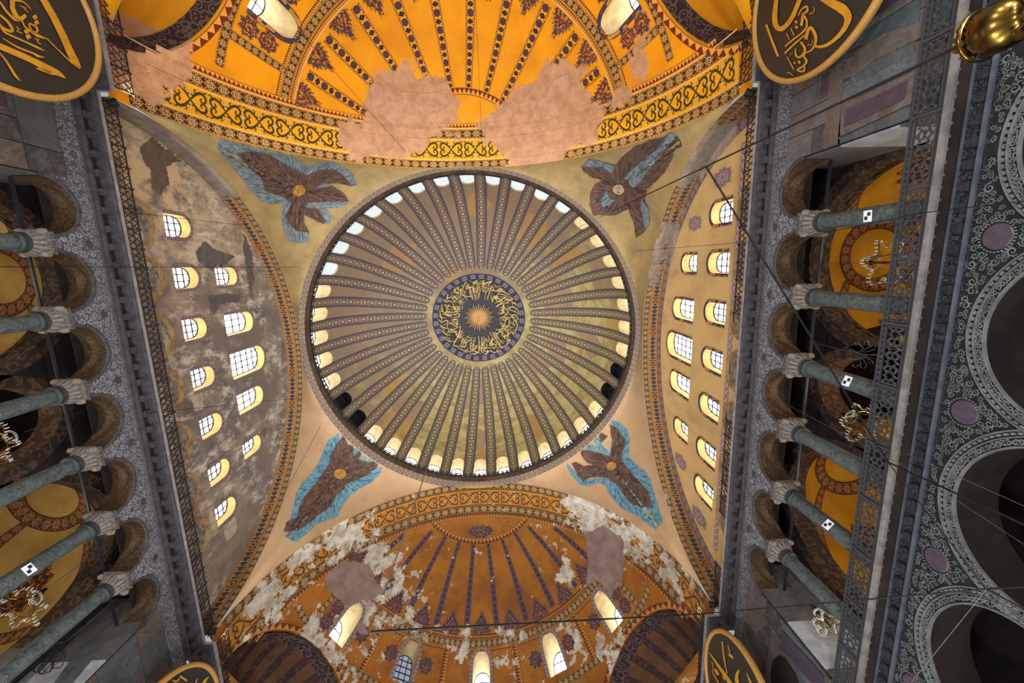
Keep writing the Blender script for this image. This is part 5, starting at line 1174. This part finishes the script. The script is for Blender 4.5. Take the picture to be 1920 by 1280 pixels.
roundel('dark roundel with gold calligraphy cut by the upper left corner of the picture', (-15.043, -16.978, 18.654), -.057, .115, .93,
    [([(500, -40), (640, 200), (760, 440), (850, 640), (910, 740), (968, 815)], [75, 80, 85, 90, 80, 8]), ([(965, 815), (850, 740), (700, 600), (560, 460)], [30, 20, 14, 12]), ([(-60, 530), (200, 640), (420, 740), (600, 840), (700, 880), (790, 940)], [70, 72, 72, 95, 60, 4]), ([(430, 820), (520, 840), (620, 880)], [6, 40, 40]),
     ([(0, 310), (50, 380), (120, 420), (300, 500), (450, 570), (540, 610)], [18, 22, 20, 20, 26, 4]), ([(30, 455), (200, 560), (400, 640), (450, 670), (540, 690)], [8, 22, 22, 32, 4]), ([(0, 640), (80, 740), (180, 900), (245, 970)], [14, 24, 30, 6]), ([(150, -10), (150, 90), (190, 180), (240, 230), (310, 180)], [60, 60, 50, 60, 40]),
     ([(0, 20), (80, 140), (180, 230), (260, 250), (300, 320), (400, 390), (460, 430), (560, 465)], [20, 26, 40, 20, 18, 40, 40, 8]), ([(345, 280), (420, 310), (450, 370), (390, 380), (345, 290)], [18, 24, 26, 20, 16]), ([(0, 180), (100, 270), (150, 370), (60, 350), (-10, 290)], [26, 30, 40, 30, 24]),
     ([(190, 320), (230, 350), (200, 370), (270, 400)], 10), ([(410, 460), (470, 480), (440, 490), (490, 530)], 10), ([(240, 70), (330, 100), (280, 90), (340, 150)], 10), ([(180, 0), (290, 30), (380, 120)], [26, 16, 6])],
    [(420, 205, 34), (440, 270, 34), (318, 375, 36), (340, 440, 36)], 0, 0, .15625)
roundel('dark roundel with gold calligraphy beside the brass hanging lamp', (15.835, -17.779, 20.051), .066, .069, .92,
    [([(410, -20), (390, 200), (400, 340), (460, 400), (540, 360), (640, 220), (740, -20)], [55, 70, 75, 70, 60, 60, 60]), ([(980, -60), (1150, 30), (1320, 120), (1400, 230), (1370, 360), (1280, 490), (1150, 600), (1040, 645), (940, 640)], [60, 110, 140, 110, 70, 55, 45, 40, 30]), ([(270, 340), (350, 560), (435, 780)], 34),
     ([(820, 545), (840, 450), (885, 380), (945, 470), (955, 580), (900, 690), (820, 730)], [50, 45, 40, 45, 40, 25, 12]), ([(530, 645), (640, 550), (760, 460), (830, 370), (825, 270), (770, 200)], [22, 24, 24, 24, 26, 40]), ([(770, 200), (840, 150), (830, 90), (760, 130), (710, 220)], [20, 30, 30, 20, 12]), ([(525, 740), (660, 610), (800, 490)], [26, 24, 20]),
     ([(750, 580), (810, 690), (740, 790), (680, 760), (680, 660)], [36, 32, 28, 28, 8]), ([(820, 730), (790, 780), (830, 840), (790, 910), (700, 970), (790, 985), (800, 910)], [16, 24, 32, 28, 16, 28, 20]), ([(560, 785), (650, 960)], 16), ([(612, 390), (655, 490)], 14), ([(550, 455), (595, 550)], 14), ([(770, 180), (770, 270), (755, 355)], [20, 36, 40]),
     ([(870, 200), (890, 175), (905, 190), (935, 150), (930, 100)], 9), ([(840, 640), (860, 610), (880, 630), (910, 590), (905, 550)], 9), ([(560, 1020), (580, 1000), (600, 1010), (645, 1050)], 10), ([(595, 770), (640, 720)], 6)],
    [(685, 305, 26), (690, 375, 26), (728, 860, 24), (665, 870, 18)], 1400, 0, .13542)
roundel('dark roundel with gold calligraphy at the lower edge beside the damaged conch, smaller part showing', (-14.587, 16.606, 18.148), .007, .072, .94,
    [([(470, 1225), (540, 1250), (600, 1190)], [30, 34, 24]), ([(610, 1140), (750, 1235)], 44), ([(960, 1190), (920, 1300)], [12, 34]), ([(1195, 1150), (1130, 1215), (1060, 1330)], [6, 50, 80]), ([(620, 1250), (600, 1320)], 10)], [], 280, 1160, .09375)
roundel('dark roundel with gold calligraphy at the lower edge beside the grey marble pier', (14.718, 17.185, 18.943), .023, -.003, .94,
    [([(185, 520), (300, 690), (400, 830), (460, 930)], [6, 34, 46, 50]), ([(345, 400), (370, 600), (405, 780)], [18, 18, 12]), ([(415, 450), (430, 500), (440, 540)], [16, 10, 8]), ([(420, 550), (450, 570), (480, 605)], [16, 36, 6]), ([(550, 740), (525, 790), (520, 850), (540, 940)], [20, 36, 44, 40]), ([(640, 780), (670, 850), (700, 920)], [6, 22, 30]), ([(225, 640), (240, 720), (230, 760), (270, 840), (300, 890)], [12, 10, 12, 14, 18]), ([(260, 730), (300, 800)], 36), ([(350, 810), (380, 860)], 16)], [], 1300, 1140, .15625)
# ------------------------------------------------------------------ chandeliers, lamp, cable coil
def chandelier(label, c, R_, zt, lobes=6):
    c = np.array(c, float); root = empty('crystal_chandelier', tuple(c), label=label, cat='chandelier', group='gallery chandeliers')
    cups = MB(); n = 54
    for k in range(n):
        a = 2 * PI * k / n; r_ = R_ * (.80 + .2 * math.cos(lobes * a)); p = c + np.array([r_ * math.cos(a), r_ * math.sin(a), .1 * math.sin(lobes * a)])
        cups.lathe([(.001, -.08), (.03, -.05), (.034, 0), (.018, .04), (.03, .07)], 6, p)
    for k in range(20):
        a = 2 * PI * k / 20; cups.lathe([(.001, -.06), (.035, 0), (.02, .07)], 5, c + np.array([.28 * R_ * math.cos(a), .28 * R_ * math.sin(a), .55]))
    cups.build('glass_cups', MAT['crystal'], root, smooth=True, kind='stuff')
    MB().tube([c + np.array([R_ * (.80 + .2 * math.cos(lobes * t)) * math.cos(t), R_ * (.80 + .2 * math.cos(lobes * t)) * math.sin(t), .1 * math.sin(lobes * t) - .1]) for t in np.linspace(0, 2 * PI, 90)], .018, 4, False).build('hoop', MAT['brass_dull'], root)
    MB().tube([c + np.array([.5 * R_ * math.cos(t), .5 * R_ * math.sin(t), .05]) for t in np.linspace(0, 2 * PI, 30)], .018, 4, False).build('hoop', MAT['brass_dull'], root)
    for k in range(lobes):
        a = 2 * PI * k / lobes; u = np.array([math.cos(a), math.sin(a), 0])
        MB().tube([c + u * r_ * R_ + np.array([0, 0, z]) for r_, z in ((.04, .8), (.15, .75), (.3, .4), (.35, .1), (.55, -.05), (.8, .05), (.98, -.08))], .017, 4).build('arm', MAT['brass_dull'], root)
    MB().lathe([(.001, -.25), (.06, -.2), (.03, -.1), (.05, .1), (.03, .4), (.1, .7), (.12, .8), (.05, .9), (.07, 1.0), (.001, 1.1)], 10, c).build('stem', MAT['brass'], root, smooth=True)
    MB().tube([c + np.array([0, 0, 1.05]), (c[0], c[1], zt)], .012, 4).build('chain', MAT['wire'], root)
    return root
chandelier('crystal chandelier before the first yellow vault of the right gallery', (18.3, -6.3, 17.9), 1.0, 21.4)
chandelier('crystal chandelier hanging in the middle of the right gallery', (18.3, .55, 18.0), .95, 21.9)
chandelier('small crystal chandelier before the grey marble pier at the lower right', (16.9, 9.6, 16.9), .62, 21.2)
chandelier('crystal chandelier before the pale vault in the left gallery at the lower left', (-18.3, 7.2, 17.5), 1.05, 21.5)
chandelier('crystal chandelier cut by the left edge of the picture', (-18.4, .0, 18.2), .95, 22.0)
root = empty('branching_lamp_frame', (18.2, -2.4, 18.2), label='bare curled wire lamp frame between two crystal chandeliers in the right gallery', cat='lamp')
b = MB(); c = np.array((18.2, -2.4, 18.2))
for k in range(9):
    a = 2 * PI * k / 9; u = np.array([math.cos(a), math.sin(a), 0]); b = MB(); b.tube([c + u * r_ + np.array([0, 0, z]) for r_, z in ((.03, .5), (.15, .15), (.4, -.1), (.62, .05), (.6, .22), (.5, .18))], .014, 4); b.build('arm', MAT['wire'], root)
MB().tube([c + np.array((0, 0, -.1)), c + np.array((0, 0, 3.2))], .018, 5).build('stem', MAT['wire'], root)
# coil of black cable
b = MB(); c = np.array((-16.9, 9.15, 16.95)); root = empty('cable_coil', tuple(c), label='loose bundle of black cable loops hanging by the lower left gallery pier', cat='cable')
for k in range(13):
    a0 = rng.uniform(0, 2 * PI); cc = c + np.array([rng.uniform(-.15, .15), .38 * math.cos(a0), .38 * math.sin(a0)]); r1, r2 = rng.uniform(.18, .34), rng.uniform(.14, .28)
    MB().tube([cc + np.array([.08 * math.sin(2 * t + k), r1 * math.cos(t), r2 * math.sin(t)]) for t in np.linspace(0, 2 * PI, 24)], .016, 4, False).build('loop', MAT['cable'], root)
for k in range(5): MB().tube([c + np.array([0, -.2 + .1 * k, -.5]), c + np.array([0, .06 * k - .1, .3]), c + np.array([0, .1, 1.2])], .016, 4).build('strand', MAT['cable'], root)
MB().tube([c + np.array([0, -.2, -.5]), c + np.array([.1, -.5, -2.9])], .03, 5).build('strand', MAT['cable'], root); MB().tube([c + np.array([0, .1, 1.2]), (-16.9, 9.3, 20.9)], .014, 4).build('strand', MAT['cable'], root)
# hanging brass lamp near the camera
LP = np.array((8.62, -9.22, 6.75)); root = empty('brass_hanging_lamp', tuple(LP), label='polished brass hanging lamp with scroll handles at the upper right', cat='lamp')
MB().lathe([(.001, .62), (.03, .6), (.05, .5), (.1, .46), (.17, .40), (.2, .36), (.17, .33), (.2, .30), (.27, .2), (.29, .08), (.26, -.05), (.19, -.14), (.13, -.18), (.15, -.22), (.1, -.27), (.07, -.34), (.12, -.4), (.2, -.5), (.22, -.6)], 28, LP).build('body', MAT['brass'], root, smooth=True)
MB().lathe([(.28, .31), (.30, .30), (.30, .27), (.28, .26)], 28, LP).build('rim', MAT['brass'], root, smooth=True)
for k in range(10):
    a = 2 * PI * k / 10; MB().lathe([(.001, .09), (.035, .04), (.02, 0)], 6, LP + np.array([.2 * math.cos(a), .2 * math.sin(a), .36])).build('finial', MAT['brass'], root)
for k in range(4):
    a = 2 * PI * k / 4 + .6; u = np.array([math.cos(a), math.sin(a), 0]); MB().tube([LP + u * r_ + np.array([0, 0, z]) for r_, z in ((.1, -.25), (.25, -.22), (.36, -.3), (.36, -.42), (.27, -.44), (.25, -.36), (.3, -.33))], [.03, .035, .04, .04, .035, .03, .02], 8).build('handle', MAT['brass'], root, smooth=True)
for k in range(6):
    a = 2 * PI * k / 6; u = np.array([math.cos(a), math.sin(a), 0]); MB().tube([LP + u * r_ + np.array([0, 0, z]) for r_, z in ((.15, -.55), (.35, -.75), (.55, -.7), (.62, -.55))], .035, 7).build('branch', MAT['brass_dull'], root, smooth=True)
# ------------------------------------------------------------------ cables and wires
BALL = bvh_of(PEND + list(SEMI.values()) + list(TYM.values()) + list(SOF.values()) + list(GAL.values()) + [dome])
def sp(p, off=.03): return hit(BALL, p, off)
def cable(pts, r_, label, mat='cable', name='cable'):
    MB().tube(pts, r_, 5).build(name, MAT[mat], label=label, cat='cable')
def vline(x, y, z0, z1): return [(x, y, z) for z in np.linspace(z0, z1, 6)]
cable(vline(8.62, -9.22, 7.3, 23.5), .022, 'dark suspension rod rising from the brass hanging lamp', 'cable', 'suspension_rod')
cable(vline(8.62, -9.22, 23.5, 40.6), .012, 'thin pale upper wire of the brass lamp reaching the seraph pendentive', 'wire', 'suspension_wire')
cable(vline(0, 0, 9.0, 55.2), .018, 'long thin chain hanging from the centre of the great dome', 'wire', 'dome_chain')
def vz(x, y, ypx):   # height on a vertical line seen at image row ypx
    zs = np.linspace(4, 50, 2000); return float(zs[np.argmin([abs(to_px((x, y, z))[1] - ypx) for z in zs])])
J = (8.62, -9.22, vz(8.62, -9.22, 312)); A0 = np.array(sp((1188, 2), .15)); Bp = on_plane((1665, 866), 0, 15.4)
cable([A0, J], .03, 'thick black cable from the orange conch down to the lamp rod')
cable([J, Bp], .03, 'thick black cable from the lamp rod to the star railing')
K = np.array((0, 0, vz(0, 0, 1185))); Q = on_plane((1850, 1104), 0, 15.3)
cable([K, on_plane((1320, 1150), 2, 17.5), Q, on_plane((1935, 1099), 0, 15.3)], .025, 'long black cable stretched across the bottom of the picture')
cable([Bp, Q], .02, 'black cable from the star railing down to the lower arches'); cable([Q, on_plane((1700, 1290), 0, 15.4)], .008, 'grey wire running down from the cable knot beside the lower arches', 'wire')
cable([Q, on_plane((1935, 1150), 0, 15.4)], .02, 'short black cable from the knot to the right picture edge')
cable([Bp, on_plane((1935, 990), 0, 15.0)], .03, 'dark cable bundle crossing the middle lower arch'); cable([on_plane((1700, 850), 0, 15.3), on_plane((1935, 955), 0, 15.0)], .008, 'pale wire above the cable bundle at the middle lower arch', 'wire')
cable([on_plane((1440, 740), 0, 15.55), on_plane((1690, 870), 0, 15.4), on_plane((1935, 1030), 0, 15.2)], .007, 'thin wire slanting below the third gallery arch of the right side', 'wire')
cable([on_plane((1460, 455), 0, 15.5), on_plane((1720, 400), 0, 15.4), on_plane((1935, 375), 0, 15.3)], .014, 'dark thin wire crossing the uppermost right gallery column')
cable([on_plane((0, 500), 0, -15.7), sp((560, 500), .1)], .016, 'thin wire from the left gallery to the dome rim, upper of three')
cable([on_plane((0, 690), 0, -15.7), sp((575, 625), .1)], .016, 'thin wire from the left gallery to the dome rim, lower of three')
cable([on_plane((215, 395), 0, -15.6), sp((465, 420), .2)], .014, 'thin wire over the topmost window of the bare wall')
cable([on_plane((270, 775), 0, -15.6), sp((568, 745), .1)], .014, 'thin wire from the left lattice railing across the brown wall to the dome')
cable([on_plane((1420, 452), 0, 15.55), sp((1190, 470), .1)], .014, 'thin wire across the upper windows of the yellow wall'); cable([np.array((15.88, 2.75, 24.1)), sp((1195, 590), .02)], .014, 'thin wire slanting across the large yellow wall window')
cable([np.array((-15.45, 14.55, 23.5)), sp((600, 800), .02)], .014, 'thin wire rising past the blue seraph at the lower left')
cable([sp((893, 5), .25), sp((905, 290), .15)], .012, 'fine hanging wire in front of the orange conch ribs'); cable([sp((560, 60), .2), sp((760, 285), .15)], .016, 'wire slanting across the left half of the orange conch')
# ------------------------------------------------------------------ spotlights on the cornice corners, survey cards
def spotfix(loc, tgt, label):
    root = empty('spotlight', loc, label=label, cat='spotlight', group='cornice spotlights'); c = np.array(loc, float); d = np.array(tgt, float) - c; d /= np.linalg.norm(d); x = np.cross(d, [0, 0, 1]); x /= np.linalg.norm(x); B = np.stack([x, np.cross(d, x), d], 1); h = c + np.array([0, 0, .35])
    MB().lathe([(.001, -.2), (.12, -.18), (.16, .05), (.2, .2), (.17, .2), (.15, .1)], 12, h, B).build('housing', MAT['cable'], root); MB().bar(c, h, .06).build('bracket', MAT['cable'], root)
    MB().lathe([(.001, .12), (.15, .12)], 12, h, B).build('lens', emis('spot_lens', '#FFE2B0', 2.0), root)
    cb = MB(); cb.tube([c + np.array([.1, .1, 0]), c + np.array([.3, -.1, .25]), c + np.array([-.2, .2, .4]), c + np.array([.1, .3, .1])], .03, 5); cb.build('cord', MAT['cable'], root)
    return h + d * .25
WARM = (1, .68, .28)
for loc, tgt, pw, lab in (((-15.45, -14.7, 23.1), (-2, -24, 35), 1900, 'black spotlight on the cornice corner near the upper left roundel'), ((15.45, -14.7, 23.1), (2, -24, 35), 1900, 'black spotlight on the cornice corner near the upper right roundel'),
                       ((-15.45, 14.7, 23.1), (-2, 24, 35), 500, 'black spotlight on the cornice corner near the lower left roundel'), ((15.45, 14.7, 23.1), (2, 24, 35), 500, 'black spotlight on the cornice corner near the lower right roundel')):
    h = spotfix(loc, tgt, lab); lamp('cornice_spot', tuple(h), pw, WARM, .15, 100, tgt, .9); lamp('cornice_flood', tuple(h + np.array([0, 0, .3])), 8200, (1, .965, .91), .3, 96, (0, 0, 46), .9)
def card(sx, i, xpx, label):
    y = COLY[i]; zs = np.linspace(14.6, 19, 900); z = float(zs[np.argmin([abs(to_px((sx * 16.5, y, q))[0] - xpx) for q in zs])])
    d = CAMP[:2] - np.array([sx * 16.5, y]); d /= np.linalg.norm(d); u = np.array([-d[1], d[0], 0]); n = np.array([d[0], d[1], 0]); c = np.array([sx * 16.5, y, z]) + n * .36
    B = np.stack([u, [0, 0, 1], n], 1); root = empty('survey_card', tuple(c), label=label, cat='card', group='survey target cards')
    MB().box(c, (.40, .34, .012), B).build('sheet', MAT['card'], root)
    for a, b_ in ((-.07, .06), (.07, -.06)): MB().box(c + u * a + np.array([0, 0, b_]) + n * .012, (.13, .12, .01), B).build('square', MAT['card_dark'], root)
card(1, 0, 1645, 'white survey card with dark squares on the uppermost right column'); card(1, 2, 1603, 'white survey card with dark squares on the third right column'); card(1, 4, 1563, 'white survey card with dark squares on the fifth right column'); card(-1, 4, 42, 'white survey card with dark squares on a left gallery column')
